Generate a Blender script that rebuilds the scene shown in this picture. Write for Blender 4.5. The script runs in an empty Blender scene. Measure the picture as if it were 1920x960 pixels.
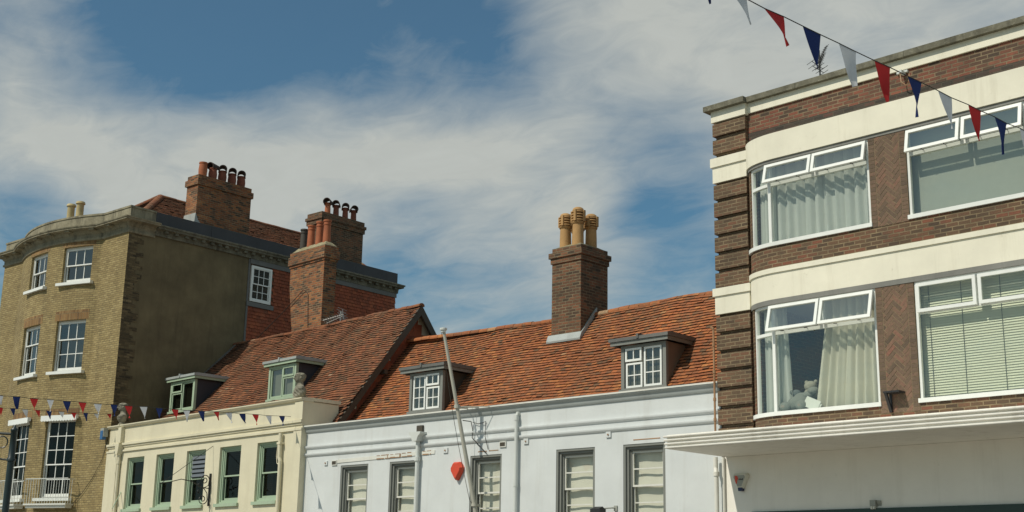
import bpy, math, random
from math import sin, cos, pi, radians, sqrt, atan2, hypot, degrees
from mathutils import Vector, Matrix

random.seed(7)
scene = bpy.context.scene
COL = scene.collection

# ------------------------------------------------------------------ mesh builder
class MB:
    """collects faces, then links them as one mesh object"""
    def __init__(s):
        s.v = []; s.f = []; s.uv = []; s.tint = []; s.M = None
    def _add(s, p):
        p = Vector(p)
        if s.M is not None: p = s.M @ p
        s.v.append(p); return len(s.v) - 1
    def face(s, pts, uv=None, tint=None):
        pts = [Vector(p) for p in pts]
        if uv is None:
            n = Vector((0, 0, 0))
            for i in range(len(pts)):
                a, b = pts[i], pts[(i + 1) % len(pts)]
                n += Vector(((a.y - b.y) * (a.z + b.z), (a.z - b.z) * (a.x + b.x), (a.x - b.x) * (a.y + b.y)))
            if n.length > 0: n.normalize()
            if abs(n.z) < .9:
                t = Vector((-n.y, n.x, 0)).normalized()
                uv = [(p.dot(t), p.z) for p in pts]
            else:
                uv = [(p.x, p.y) for p in pts]
        s.f.append([s._add(p) for p in pts]); s.uv.append(uv); s.tint.append(tint if tint is not None else (.5, .5))
    def box(s, x0, x1, y0, y1, z0, z1, tint=None):
        a = [(x0, y0), (x1, y0), (x1, y1), (x0, y1)]
        for i in range(4):
            p, q = a[i], a[(i + 1) % 4]
            s.face([(p[0], p[1], z0), (q[0], q[1], z0), (q[0], q[1], z1), (p[0], p[1], z1)], tint=tint)
        s.face([(x, y, z1) for x, y in a], tint=tint)
        s.face([(x, y, z0) for x, y in reversed(a)], tint=tint)
    def mbox(s, fn, s0, s1, d0, d1, z0, z1, n=1):
        """a box bent along a wall map fn(s, d) -> (x, y)"""
        for i in range(n):
            a = s0 + (s1 - s0) * i / n; b = s0 + (s1 - s0) * (i + 1) / n
            P = lambda t, d, z: (*fn(t, d), z)
            s.face([P(a, d0, z0), P(b, d0, z0), P(b, d0, z1), P(a, d0, z1)], uv=[(a, z0), (b, z0), (b, z1), (a, z1)])
            s.face([P(b, d1, z0), P(a, d1, z0), P(a, d1, z1), P(b, d1, z1)], uv=[(b, z0), (a, z0), (a, z1), (b, z1)])
            s.face([P(a, d0, z1), P(b, d0, z1), P(b, d1, z1), P(a, d1, z1)], uv=[(a, d0), (b, d0), (b, d1), (a, d1)])
            s.face([P(a, d1, z0), P(b, d1, z0), P(b, d0, z0), P(a, d0, z0)], uv=[(a, d1), (b, d1), (b, d0), (a, d0)])
            if i == 0: s.face([P(a, d1, z0), P(a, d0, z0), P(a, d0, z1), P(a, d1, z1)])
            if i == n - 1: s.face([P(b, d0, z0), P(b, d1, z0), P(b, d1, z1), P(b, d0, z1)])
    def prism_x(s, poly, x0, x1):
        """polygon of (y, z) extruded along x"""
        n = len(poly)
        for i in range(n):
            a, b = poly[i], poly[(i + 1) % n]
            s.face([(x0, a[0], a[1]), (x1, a[0], a[1]), (x1, b[0], b[1]), (x0, b[0], b[1])])
        s.face([(x0, y, z) for y, z in reversed(poly)]); s.face([(x1, y, z) for y, z in poly])
    def prism_y(s, poly, y0, y1, tint=None):
        """polygon of (x, z) extruded along y"""
        n = len(poly)
        for i in range(n):
            a, b = poly[i], poly[(i + 1) % n]
            s.face([(a[0], y0, a[1]), (a[0], y1, a[1]), (b[0], y1, b[1]), (b[0], y0, b[1])], tint=tint)
        s.face([(x, y0, z) for x, z in poly], tint=tint); s.face([(x, y1, z) for x, z in reversed(poly)], tint=tint)
    def grid(s, rows, close_u=False, cap0=False, cap1=False):
        idx = [[s._add(p) for p in r] for r in rows]
        m = len(rows[0])
        for i in range(len(rows) - 1):
            for j in range(m if close_u else m - 1):
                k = (j + 1) % m
                s.f.append([idx[i][j], idx[i][k], idx[i + 1][k], idx[i + 1][j]])
                s.uv.append([(j / m, i * .1), ((j + 1) / m, i * .1), ((j + 1) / m, (i + 1) * .1), (j / m, (i + 1) * .1)]); s.tint.append((.5, .5))
        for c, r in ((cap0, 0), (cap1, -1)):
            if c:
                q = idx[r] if r else idx[r][::-1]
                s.f.append(list(q)); s.uv.append([(0, 0)] * m); s.tint.append((.5, .5))
    def tube(s, pts, r, n=8, cap=True):
        pts = [Vector(p) for p in pts]
        rows = []
        for i, p in enumerate(pts):
            t = (pts[min(i + 1, len(pts) - 1)] - pts[max(i - 1, 0)]).normalized()
            a = Vector((0, 0, 1)) if abs(t.z) < .8 else Vector((1, 0, 0))
            x = t.cross(a).normalized(); y = t.cross(x)
            rr = r[i] if isinstance(r, (list, tuple)) else r
            rows.append([p + (x * cos(2 * pi * k / n) + y * sin(2 * pi * k / n)) * rr for k in range(n)])
        s.grid(rows, True, cap, cap)
    def lathe(s, prof, c=(0, 0), n=20, cap0=True, cap1=True):
        rows = [[(c[0] + r * cos(2 * pi * k / n), c[1] + r * sin(2 * pi * k / n), z) for k in range(n)] for r, z in prof]
        s.grid(rows, True, cap0, cap1)
    def ball(s, c, r, n=14, m=9):
        rows = [[(c[0] + r[0] * sin(pi * i / m) * cos(2 * pi * k / n), c[1] + r[1] * sin(pi * i / m) * sin(2 * pi * k / n), c[2] + r[2] * cos(pi * i / m)) for k in range(n)] for i in range(m + 1)]
        s.grid(rows, True)
    def sweep(s, path, prof, ends=True):
        """profile of (out, z) swept along path of (x, y); outward is the right-hand side"""
        P = [Vector((*p, 0)) for p in path]; off = []
        for i in range(len(P)):
            ns = []
            for a, b in ((i - 1, i), (i, i + 1)):
                if a >= 0 and b < len(P):
                    t = (P[b] - P[a]).normalized(); ns.append(Vector((t.y, -t.x, 0)))
            if len(ns) == 2:
                m = (ns[0] + ns[1]).normalized(); off.append(m / max(.3, m.dot(ns[0])))
            else: off.append(ns[0])
        L = [0]
        for i in range(1, len(P)): L.append(L[-1] + (P[i] - P[i - 1]).length)
        n = len(prof); arc = [0]
        for k in range(n): arc.append(arc[-1] + hypot(prof[(k + 1) % n][0] - prof[k][0], prof[(k + 1) % n][1] - prof[k][1]))
        Q = lambda i, k: (P[i] + off[i] * prof[k % n][0]) + Vector((0, 0, prof[k % n][1]))
        for i in range(len(P) - 1):
            for k in range(n):
                s.face([Q(i, k), Q(i + 1, k), Q(i + 1, k + 1), Q(i, k + 1)], uv=[(L[i], arc[k]), (L[i + 1], arc[k]), (L[i + 1], arc[k + 1]), (L[i], arc[k + 1])])
        if ends:
            s.face([Q(0, k) for k in range(n)]); s.face([Q(len(P) - 1, k) for k in reversed(range(n))])
    def wall(s, fn, s0, s1, z0, z1, holes=(), reveal=.15, extra=(), depth=None):
        """front of a wall along fn with rectangular openings (s0, s1, z0, z1) and their reveals"""
        us = sorted(set([s0, s1] + [h[i] for h in holes for i in (0, 1)] + [e for e in extra if s0 < e < s1]))
        zs = sorted(set([z0, z1] + [h[i] for h in holes for i in (2, 3)]))
        P = lambda t, d, z: (*fn(t, d), z)
        for a, b in zip(us, us[1:]):
            for c, e in zip(zs, zs[1:]):
                m, q = (a + b) / 2, (c + e) / 2
                if any(h[0] < m < h[1] and h[2] < q < h[3] for h in holes): continue
                s.face([P(a, 0, c), P(b, 0, c), P(b, 0, e), P(a, 0, e)], uv=[(a, c), (b, c), (b, e), (a, e)])
        for h in holes:
            uu = [u for u in us if h[0] <= u <= h[1]]; r = reveal
            s.face([P(h[0], 0, h[2]), P(h[0], r, h[2]), P(h[0], r, h[3]), P(h[0], 0, h[3])], uv=[(0, h[2]), (r, h[2]), (r, h[3]), (0, h[3])])
            s.face([P(h[1], r, h[2]), P(h[1], 0, h[2]), P(h[1], 0, h[3]), P(h[1], r, h[3])], uv=[(r, h[2]), (0, h[2]), (0, h[3]), (r, h[3])])
            for a, b in zip(uu, uu[1:]):
                s.face([P(a, 0, h[3]), P(a, r, h[3]), P(b, r, h[3]), P(b, 0, h[3])], uv=[(a, 0), (a, r), (b, r), (b, 0)])
                s.face([P(a, r, h[2]), P(a, 0, h[2]), P(b, 0, h[2]), P(b, r, h[2])], uv=[(a, r), (a, 0), (b, 0), (b, r)])
    def build(s, name, mat, parent=None, loc=None, rot=0, smooth=False, weld=True):
        me = bpy.data.meshes.new(name)
        me.from_pydata([tuple(p) for p in s.v], [], s.f)
        me.uv_layers.new(name='UVMap'); me.color_attributes.new('tint', 'FLOAT_COLOR', 'CORNER')
        uvl = me.uv_layers['UVMap']; ta = me.color_attributes['tint']
        uvs = []; ts = []
        for u, t in zip(s.uv, s.tint):
            for q in u: uvs += [q[0], q[1]]; ts += [t[0], t[1], 0, 1]
        uvl.data.foreach_set('uv', uvs); ta.data.foreach_set('color', ts)
        if weld:
            import bmesh
            bm = bmesh.new(); bm.from_mesh(me)
            bmesh.ops.remove_doubles(bm, verts=bm.verts, dist=2e-4)
            bm.to_mesh(me); bm.free()
        if smooth:
            me.polygons.foreach_set('use_smooth', [True] * len(me.polygons))
            try: me.set_sharp_from_angle(angle=radians(50))
            except Exception: pass
        me.materials.append(mat); me.update()
        o = bpy.data.objects.new(name, me); COL.objects.link(o)
        if parent is not None: o.parent = parent
        if loc is not None: o.location = loc
        if rot: o.rotation_euler = (0, 0, rot)
        return o

def tag(o, label, cat, group=None, kind=None):
    o['label'] = label; o['category'] = cat
    if group: o['group'] = group
    if kind: o['kind'] = kind
    return o
def thing(name, label, cat, loc=(0, 0, 0), rot=0, group=None):
    o = bpy.data.objects.new(name, None); COL.objects.link(o)
    o.empty_display_size = .2; o.location = loc; o.rotation_euler = (0, 0, rot)
    return tag(o, label, cat, group)
def part_label(o, label): o['label'] = label; return o

class Frame:
    """a building's own axes: u along the facade, d into the building, z up"""
    def __init__(s, x, y, deg): s.x, s.y, s.a = x, y, radians(deg)
    def w(s, u, d, z=0): return Vector((s.x + u * cos(s.a) - d * sin(s.a), s.y + u * sin(s.a) + d * cos(s.a), z))
FR = Frame(-15.426, 21.2, 0)          # brick building
FW = Frame(-15.426, 21.3, 1.8)        # white building
FY = Frame(-28.605, 20.736, -1.33)    # cream building
FT = Frame(-39.442, 20.987, 3.47)     # bow fronted building
flat = lambda s_, d: (s_, d)

# ------------------------------------------------------------------ materials
def newmat(name):
    m = bpy.data.materials.new(name); m.use_nodes = True
    nt = m.node_tree; return m, nt, nt.nodes['Principled BSDF']
def nd(nt, typ, **kw):
    n = nt.nodes.new(typ)
    for k, v in kw.items():
        if k.startswith('i_'):
            key = k[2:]; n.inputs[int(key) if key.isdigit() else key.replace('_', ' ')].default_value = v
        else: setattr(n, k, v)
    return n
def ramp(nt, stops, interp='LINEAR'):
    r = nt.nodes.new('ShaderNodeValToRGB'); r.color_ramp.interpolation = interp
    e = r.color_ramp.elements
    while len(e) < len(stops): e.new(.5)
    for k, (p, c) in enumerate(stops): e[k].position = p; e[k].color = (*c, 1) if len(c) == 3 else c
    return r
def mixc(nt, fac, a, b, mode='MIX'):
    m = nt.nodes.new('ShaderNodeMix'); m.data_type = 'RGBA'; m.blend_type = mode
    for sock, v in ((m.inputs[0], fac), (m.inputs[6], a), (m.inputs[7], b)):
        if isinstance(v, (int, float)): sock.default_value = v
        elif isinstance(v, tuple): sock.default_value = (*v, 1)
        else: nt.links.new(v, sock)
    return m.outputs[2]
def noise(nt, vec, scale, detail=4, rough=.6, dist=0, stretch=None):
    if stretch:
        mp = nd(nt, 'ShaderNodeMapping'); mp.inputs['Scale'].default_value = stretch; nt.links.new(vec, mp.inputs[0]); vec = mp.outputs[0]
    n = nd(nt, 'ShaderNodeTexNoise', i_Scale=scale, i_Detail=detail, i_Roughness=rough, i_Distortion=dist)
    nt.links.new(vec, n.inputs['Vector']); return n.outputs['Fac']
def rng(nt, v, a, b, c=0, d=1):
    m = nd(nt, 'ShaderNodeMapRange'); nt.links.new(v, m.inputs[0])
    for i, q in enumerate((a, b, c, d)): m.inputs[i + 1].default_value = q
    return m.outputs[0]
def bump(nt, bsdf, h, strength=.3, dist=.02):
    b = nd(nt, 'ShaderNodeBump', i_Strength=strength, i_Distance=dist); nt.links.new(h, b.inputs['Height']); nt.links.new(b.outputs[0], bsdf.inputs['Normal'])

def brick_mat(name, stops, mortar, bw=.225, rh=.075, ms=.011, stain=(.55, 1.1), dark=None, streak=0, seed=0):
    m, nt, bs = newmat(name)
    uv = nd(nt, 'ShaderNodeTexCoord').outputs['UV']; ob = nd(nt, 'ShaderNodeTexCoord').outputs['Object']
    wob = nd(nt, 'ShaderNodeTexNoise', i_Scale=9.0, i_Detail=2.0); nt.links.new(uv, wob.inputs['Vector'])
    sc = nd(nt, 'ShaderNodeVectorMath', operation='MULTIPLY_ADD'); nt.links.new(wob.outputs['Color'], sc.inputs[0]); sc.inputs[1].default_value = (.012, .012, 0); nt.links.new(uv, sc.inputs[2])
    b = nd(nt, 'ShaderNodeTexBrick', offset=.5, i_Scale=1.0, i_Mortar_Size=ms, i_Mortar_Smooth=.25, i_Brick_Width=bw, i_Row_Height=rh)
    b.inputs['Color1'].default_value = (0, 0, 0, 1); b.inputs['Color2'].default_value = (1, 1, 1, 1); b.inputs['Mortar'].default_value = (.5, .5, .5, 1)
    nt.links.new(sc.outputs[0], b.inputs['Vector'])
    r = ramp(nt, stops); nt.links.new(b.outputs['Color'], r.inputs[0])
    fine = noise(nt, uv, 40, 3); c = mixc(nt, rng(nt, fine, .3, .75, 0, .35), r.outputs[0], (.06, .045, .035))
    mn = noise(nt, uv, 3.0, 3); mort = mixc(nt, rng(nt, mn, .35, .65), tuple(x * .55 for x in mortar), mortar)
    c = mixc(nt, b.outputs['Fac'], c, mort)
    big = noise(nt, ob, .8, 5, .65); g = rng(nt, big, .3, .7, stain[0], stain[1])
    cc = nd(nt, 'ShaderNodeCombineColor'); [nt.links.new(g, cc.inputs[i]) for i in range(3)]
    c = mixc(nt, 1.0, c, cc.outputs[0], 'MULTIPLY')
    if dark:
        dn = noise(nt, ob, 2.2, 6, .7); c = mixc(nt, rng(nt, dn, .5, .72, 0, dark[0]), c, dark[1])
    if streak:
        sn = noise(nt, uv, 1.0, 5, .7, 0, (3.5, .35, 1)); c = mixc(nt, rng(nt, sn, .5, .8, 0, streak), c, (.05, .045, .03))
    nt.links.new(c, bs.inputs['Base Color']); bs.inputs['Roughness'].default_value = .9
    h = nd(nt, 'ShaderNodeMath', operation='MULTIPLY_ADD'); nt.links.new(b.outputs['Fac'], h.inputs[0]); h.inputs[1].default_value = -1; nt.links.new(fine, h.inputs[2])
    bump(nt, bs, h.outputs[0], .55, .012)
    return m
def paint_mat(name, col, dirt=(.3, .28, .2), amount=.25, rough=.65, var=.08, bumpy=.12, scale=1.0, cracks=0, uvs=True):
    m, nt, bs = newmat(name)
    tc = nd(nt, 'ShaderNodeTexCoord'); ob = tc.outputs['Object']
    n1 = noise(nt, ob, .9 * scale, 6, .65); n2 = noise(nt, ob, 14 * scale, 4, .6)
    c = mixc(nt, rng(nt, n1, .3, .7), tuple(x * (1 - var) for x in col), tuple(min(1, x * (1 + var)) for x in col))
    sn = noise(nt, ob, 1.0, 6, .7, 0, (3.0, 3.0, .28)); c = mixc(nt, rng(nt, sn, .52, .85, 0, amount), c, dirt)
    sp = noise(nt, ob, 5, 8, .75); c = mixc(nt, rng(nt, sp, .62, .74, 0, amount * .9), c, dirt)
    if cracks:
        v = nd(nt, 'ShaderNodeTexVoronoi', feature='DISTANCE_TO_EDGE', i_Scale=cracks); nt.links.new(ob, v.inputs['Vector'])
        c = mixc(nt, rng(nt, v.outputs['Distance'], 0, .012, .5, 0), c, dirt)
    nt.links.new(c, bs.inputs['Base Color']); bs.inputs['Roughness'].default_value = rough
    bump(nt, bs, n2, bumpy, .01)
    return m
def plain_mat(name, col, rough=.6, metal=0, var=.12, scale=20, spec=.5):
    m, nt, bs = newmat(name); ob = nd(nt, 'ShaderNodeTexCoord').outputs['Object']
    n = noise(nt, ob, scale, 4); c = mixc(nt, n, tuple(x * (1 - var) for x in col), tuple(min(1, x * (1 + var)) for x in col))
    nt.links.new(c, bs.inputs['Base Color']); bs.inputs['Roughness'].default_value = rough; bs.inputs['Metallic'].default_value = metal
    bs.inputs['Specular IOR Level'].default_value = spec
    return m
def tile_mat(name, stops, lichen=(.14, .13, .075), amt=.5, gain=(.6, 1.15)):
    m, nt, bs = newmat(name)
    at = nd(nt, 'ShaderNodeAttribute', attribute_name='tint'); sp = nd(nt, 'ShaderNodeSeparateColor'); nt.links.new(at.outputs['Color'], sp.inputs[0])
    ob = nd(nt, 'ShaderNodeTexCoord').outputs['Object']
    r = ramp(nt, stops); nt.links.new(sp.outputs[0], r.inputs[0])
    n1 = noise(nt, ob, 22, 5, .7); c = mixc(nt, rng(nt, n1, .35, .75, 0, .55), r.outputs[0], (.055, .04, .028))
    n2 = noise(nt, ob, 1.1, 6, .7); n3 = noise(nt, ob, 9, 5, .7)
    mm = nd(nt, 'ShaderNodeMath', operation='MULTIPLY'); nt.links.new(rng(nt, n2, .42, .68), mm.inputs[0]); nt.links.new(rng(nt, n3, .4, .62, 0, amt), mm.inputs[1])
    c = mixc(nt, mm.outputs[0], c, lichen)
    g = rng(nt, noise(nt, ob, .6, 4), .3, .7, *gain); cc = nd(nt, 'ShaderNodeCombineColor'); [nt.links.new(g, cc.inputs[i]) for i in range(3)]
    c = mixc(nt, 1.0, c, cc.outputs[0], 'MULTIPLY')
    ed = mixc(nt, rng(nt, sp.outputs[1], .0, .3), (.055, .031, .018), c); c = ed  # edge faces coloured dark for the shadow line under each tile course
    nt.links.new(c, bs.inputs['Base Color']); bs.inputs['Roughness'].default_value = .9
    bump(nt, bs, n1, .35, .01)
    return m
def stone_mat(name, a, b, lich, dk=(.04, .038, .03)):
    m, nt, bs = newmat(name); ob = nd(nt, 'ShaderNodeTexCoord').outputs['Object']
    n1 = noise(nt, ob, 3, 7, .7); c = mixc(nt, rng(nt, n1, .35, .65), a, b)
    n2 = noise(nt, ob, 11, 6, .75); c = mixc(nt, rng(nt, n2, .55, .68, 0, .75), c, lich)
    n3 = noise(nt, ob, 1.0, 5, .7, 0, (4, 4, .6)); c = mixc(nt, rng(nt, n3, .48, .75, 0, .8), c, dk)
    nt.links.new(c, bs.inputs['Base Color']); bs.inputs['Roughness'].default_value = .92; bump(nt, bs, n2, .5, .02)
    return m
def glass_mat(name, tint=(.8, .84, .82), refl=1.0, rough=.0):
    m, nt, bs = newmat(name); nt.nodes.remove(bs); out = nt.nodes['Material Output']
    ob = nd(nt, 'ShaderNodeTexCoord').outputs['Object']
    tr = nd(nt, 'ShaderNodeBsdfTransparent'); tr.inputs[0].default_value = (*tint, 1)
    gl = nd(nt, 'ShaderNodeBsdfGlossy', i_Roughness=rough); gl.inputs[0].default_value = (.95, 1, .98, 1)
    bp = nd(nt, 'ShaderNodeBump', i_Strength=.06, i_Distance=.02); nt.links.new(noise(nt, ob, 1.7, 2), bp.inputs['Height']); nt.links.new(bp.outputs[0], gl.inputs['Normal'])
    lw = nd(nt, 'ShaderNodeLayerWeight', i_Blend=.5); pw = nd(nt, 'ShaderNodeMath', operation='POWER'); nt.links.new(lw.outputs['Facing'], pw.inputs[0]); pw.inputs[1].default_value = 4.0
    mu = nd(nt, 'ShaderNodeMath', operation='MULTIPLY_ADD', use_clamp=True); nt.links.new(pw.outputs[0], mu.inputs[0]); mu.inputs[1].default_value = .85 * min(1, refl); mu.inputs[2].default_value = .06 * refl
    mx = nd(nt, 'ShaderNodeMixShader'); nt.links.new(mu.outputs[0], mx.inputs[0]); nt.links.new(tr.outputs[0], mx.inputs[1]); nt.links.new(gl.outputs[0], mx.inputs[2])
    nt.links.new(mx.outputs[0], out.inputs[0]); return m
def cloth_mat(name, col, trans=.35, rough=.9, var=.08):
    m, nt, bs = newmat(name); out = nt.nodes['Material Output']; ob = nd(nt, 'ShaderNodeTexCoord').outputs['Object']
    c = mixc(nt, noise(nt, ob, 6, 4), tuple(x * (1 - var) for x in col), tuple(min(1, x * (1 + var)) for x in col))
    nt.links.new(c, bs.inputs['Base Color']); bs.inputs['Roughness'].default_value = rough
    tl = nd(nt, 'ShaderNodeBsdfTranslucent'); nt.links.new(c, tl.inputs[0])
    mx = nd(nt, 'ShaderNodeMixShader', i_0=trans); nt.links.new(bs.outputs[0], mx.inputs[1]); nt.links.new(tl.outputs[0], mx.inputs[2]); nt.links.new(mx.outputs[0], out.inputs[0])
    return m

M = {}
M['brick_dark'] = brick_mat('dark_red_brick', [(0, (.078, .05, .03)), (.3, (.122, .076, .043)), (.55, (.15, .088, .048)), (.8, (.178, .084, .046)), (.93, (.215, .08, .044)), (1, (.245, .092, .05))], (.28, .21, .12), stain=(.85, 1.12), dark=(.4, (.06, .05, .04)))
M['brick_frieze'] = brick_mat('red_frieze_brick', [(0, (.06, .042, .028)), (.25, (.115, .062, .038)), (.5, (.18, .07, .042)), (.8, (.235, .078, .046)), (1, (.27, .1, .056))], (.25, .19, .115), stain=(.8, 1.15), dark=(.55, (.06, .05, .04)))
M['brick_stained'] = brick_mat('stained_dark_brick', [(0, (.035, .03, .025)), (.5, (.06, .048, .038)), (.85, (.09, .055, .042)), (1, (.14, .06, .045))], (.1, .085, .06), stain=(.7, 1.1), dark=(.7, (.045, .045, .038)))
M['brick_sooty'] = brick_mat('brown_brick', [(0, (.085, .055, .032)), (.4, (.13, .082, .046)), (.75, (.162, .094, .052)), (1, (.195, .088, .048))], (.27, .205, .12), stain=(.85, 1.15), dark=(.3, (.07, .055, .04)))
M['brick_red'] = brick_mat('orange_chimney_brick', [(0, (.06, .035, .022)), (.22, (.16, .065, .032)), (.5, (.29, .095, .036)), (.8, (.38, .13, .045)), (1, (.42, .17, .055))], (.3, .23, .13), stain=(.65, 1.1), dark=(.6, (.06, .05, .035)))
M['brick_weathered'] = brick_mat('weathered_chimney_brick', [(0, (.06, .038, .022)), (.4, (.145, .068, .034)), (.7, (.21, .084, .038)), (1, (.26, .11, .05))], (.25, .2, .12), stain=(.65, 1.1), dark=(.55, (.06, .048, .03)), streak=.4)
M['brick_buff'] = brick_mat('buff_brick', [(0, (.295, .22, .09)), (.3, (.345, .26, .107)), (.65, (.39, .3, .126)), (1, (.445, .35, .16))], (.26, .2, .095), ms=.012, stain=(.8, 1.1), dark=(.35, (.14, .105, .045)), streak=.35)
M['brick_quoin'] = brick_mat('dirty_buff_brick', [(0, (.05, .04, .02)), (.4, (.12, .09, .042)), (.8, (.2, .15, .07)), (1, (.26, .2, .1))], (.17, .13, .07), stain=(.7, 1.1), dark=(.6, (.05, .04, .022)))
M['brick_arch'] = brick_mat('gauged_orange_brick', [(0, (.2, .1, .035)), (.5, (.32, .17, .055)), (1, (.4, .24, .09))], (.3, .24, .13), bw=.075, rh=.3, ms=.008)
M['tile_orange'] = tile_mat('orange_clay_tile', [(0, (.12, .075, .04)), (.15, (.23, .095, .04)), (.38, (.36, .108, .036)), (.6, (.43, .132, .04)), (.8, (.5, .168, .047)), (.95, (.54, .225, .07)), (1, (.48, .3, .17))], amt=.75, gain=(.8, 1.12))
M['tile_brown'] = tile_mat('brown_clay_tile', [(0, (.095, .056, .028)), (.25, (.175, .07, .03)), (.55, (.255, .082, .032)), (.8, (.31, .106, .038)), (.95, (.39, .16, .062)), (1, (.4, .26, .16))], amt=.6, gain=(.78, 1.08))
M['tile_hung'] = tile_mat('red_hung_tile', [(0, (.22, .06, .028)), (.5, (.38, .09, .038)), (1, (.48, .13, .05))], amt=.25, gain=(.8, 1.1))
M['cream'] = paint_mat('cream_paint', (.66, .615, .45), (.3, .25, .14), .22)
M['cream_band'] = paint_mat('pale_cream_paint', (.78, .75, .61), (.33, .28, .17), .4)
M['white_wall'] = paint_mat('grey_white_paint', (.615, .645, .64), (.36, .34, .28), .36, var=.07)
M['white_shop'] = paint_mat('white_wall_paint', (.83, .81, .74), (.4, .37, .3), .22, var=.05)
M['canopy'] = paint_mat('weathered_white_paint', (.8, .78, .71), (.25, .21, .14), .42)
M['grey_trim'] = paint_mat('grey_trim_paint', (.2, .21, .19), (.08, .08, .06), .3)
M['grey_cove_shade'] = paint_mat('grey_cove_shade_paint', (.34, .37, .36), (.15, .15, .13), .3)  # grey holds the shade of the cove under the coping
M['pale_grey'] = paint_mat('pale_grey_metal_paint', (.6, .63, .6), (.25, .22, .15), .3)
M['green'] = paint_mat('sage_green_paint', (.36, .46, .33), (.2, .2, .13), .3)
M['white_frame'] = paint_mat('white_gloss_paint', (.8, .82, .78), (.4, .38, .3), .12, rough=.35)
M['white_old'] = paint_mat('old_white_paint', (.68, .68, .62), (.33, .28, .2), .3, rough=.5)
M['render'] = paint_mat('brown_cement_render', (.16, .13, .07), (.065, .053, .03), .7, var=.3, rough=.95, bumpy=.4)
M['lead_grey'] = paint_mat('grey_lead_strip', (.2, .2, .18), (.07, .07, .06), .6, rough=.6, var=.25)
M['lead'] = paint_mat('lead_sheet', (.135, .135, .125), (.05, .05, .05), .5, rough=.55, var=.2)
M['lead_dark'] = paint_mat('dark_lead_sheet', (.04, .042, .046), (.02, .02, .02), .5, rough=.6, var=.25)
M['lead_pale'] = paint_mat('pale_lead_flashing', (.34, .37, .36), (.12, .12, .1), .5, rough=.6, var=.2)
M['slate'] = paint_mat('dark_slate_cheek', (.03, .035, .045), (.1, .11, .12), .3, rough=.5, var=.2)
M['brown_cheek'] = paint_mat('brown_boarded_cheek', (.2, .15, .11), (.08, .06, .045), .3)
M['dark_trim'] = paint_mat('dark_timber', (.06, .05, .035), (.03, .028, .02), .4)
M['stone'] = stone_mat('weathered_stone', (.2, .18, .12), (.32, .29, .2), (.38, .36, .26))
M['coping'] = stone_mat('mossy_coping', (.1, .095, .065), (.2, .19, .14), (.3, .29, .22))
M['statue'] = stone_mat('grey_cast_stone', (.2, .19, .14), (.33, .31, .24), (.36, .35, .27))
M['flaunch'] = stone_mat('lichened_mortar', (.24, .21, .12), (.34, .31, .2), (.36, .33, .12))
M['terracotta'] = paint_mat('terracotta', (.36, .115, .05), (.07, .04, .028), .75, rough=.85, var=.25, scale=2.5)
M['terracotta_dark'] = paint_mat('sooty_terracotta', (.22, .07, .04), (.035, .025, .02), .9, rough=.85, var=.3, scale=2.5)
M['hood'] = plain_mat('sooty_clay_hood', (.06, .04, .032), .85, var=.4, scale=8)
M['pot_tan'] = paint_mat('buff_clay_pot', (.42, .25, .1), (.1, .065, .035), .85, rough=.85, var=.2, scale=2.2)
M['pot_pale'] = paint_mat('pale_clay_pot', (.5, .41, .21), (.16, .13, .08), .6, rough=.85, var=.2, scale=2)
M['pot_grey'] = plain_mat('dark_grey_pot', (.06, .055, .045), .8, var=.3)
M['black'] = plain_mat('black_iron', (.018, .018, .02), .5)
M['lamp_green'] = plain_mat('dark_green_iron', (.012, .026, .026), .4)
M['shop_green'] = plain_mat('dark_green_gloss', (.012, .03, .022), .25)
M['dark_room'] = plain_mat('dark_interior', (.02, .02, .017), .9)
M['grey_backing'] = plain_mat('grey_pane_backing', (.17, .17, .14), .9)
M['room'] = plain_mat('pale_interior', (.55, .57, .54), .9)
M['aerial'] = plain_mat('aluminium_aerial', (.42, .42, .4), .45, .6)
M['aerial_dark'] = plain_mat('tarnished_aerial', (.07, .07, .065), .5, .5)
M['wire'] = plain_mat('black_cable', (.02, .02, .018), .7)
M['rope'] = plain_mat('dark_cord', (.05, .05, .04), .9)
M['pole'] = paint_mat('weathered_pole_paint', (.46, .45, .38), (.2, .18, .12), .4)
M['rust'] = paint_mat('rusty_iron', (.33, .19, .1), (.46, .42, .32), .8, rough=.9, var=.3)
M['red_box'] = plain_mat('red_plastic', (.62, .07, .03), .45, var=.06)
M['blue_box'] = plain_mat('blue_plastic', (.03, .12, .28), .5)
M['grey_box'] = plain_mat('grey_plastic', (.33, .34, .3), .5, var=.06)
M['white_box'] = plain_mat('white_plastic', (.62, .62, .54), .5, var=.05)
M['navy_box'] = plain_mat('navy_plastic', (.012, .015, .07), .3)
M['pole_shadow'] = None
M['flag_r'] = cloth_mat('red_pennant_cloth', (.5, .03, .03), .3)
M['flag_w'] = cloth_mat('white_pennant_cloth', (.66, .68, .7), .3)
M['flag_b'] = cloth_mat('navy_pennant_cloth', (.013, .03, .13), .25)
M['curtain'] = cloth_mat('white_curtain_cloth', (.76, .78, .72), .35)
M['curtain_cream'] = cloth_mat('cream_curtain_cloth', (.82, .78, .64), .3)
M['blind'] = cloth_mat('beige_blind_cloth', (.78, .75, .67), .12)
M['slat'] = plain_mat('pale_green_slat', (.72, .71, .53), .5, var=.05)
M['reflection_screen'] = cloth_mat('grey_green_reflection', (.4, .42, .36), .1)  # grey green of pane reflections, put into a screen colour
M['plush'] = plain_mat('grey_plush', (.22, .23, .2), 1, var=.2, scale=30)
M['plush_dark'] = plain_mat('dark_grey_plush', (.13, .15, .15), 1, var=.2, scale=30)
M['plush_beige'] = plain_mat('beige_plush', (.34, .32, .25), 1, var=.2, scale=30)
M['paper'] = plain_mat('white_paper', (.75, .75, .68), .8, var=.03)
M['louvre'] = plain_mat('grey_louvre', (.12, .14, .16), .5)
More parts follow.
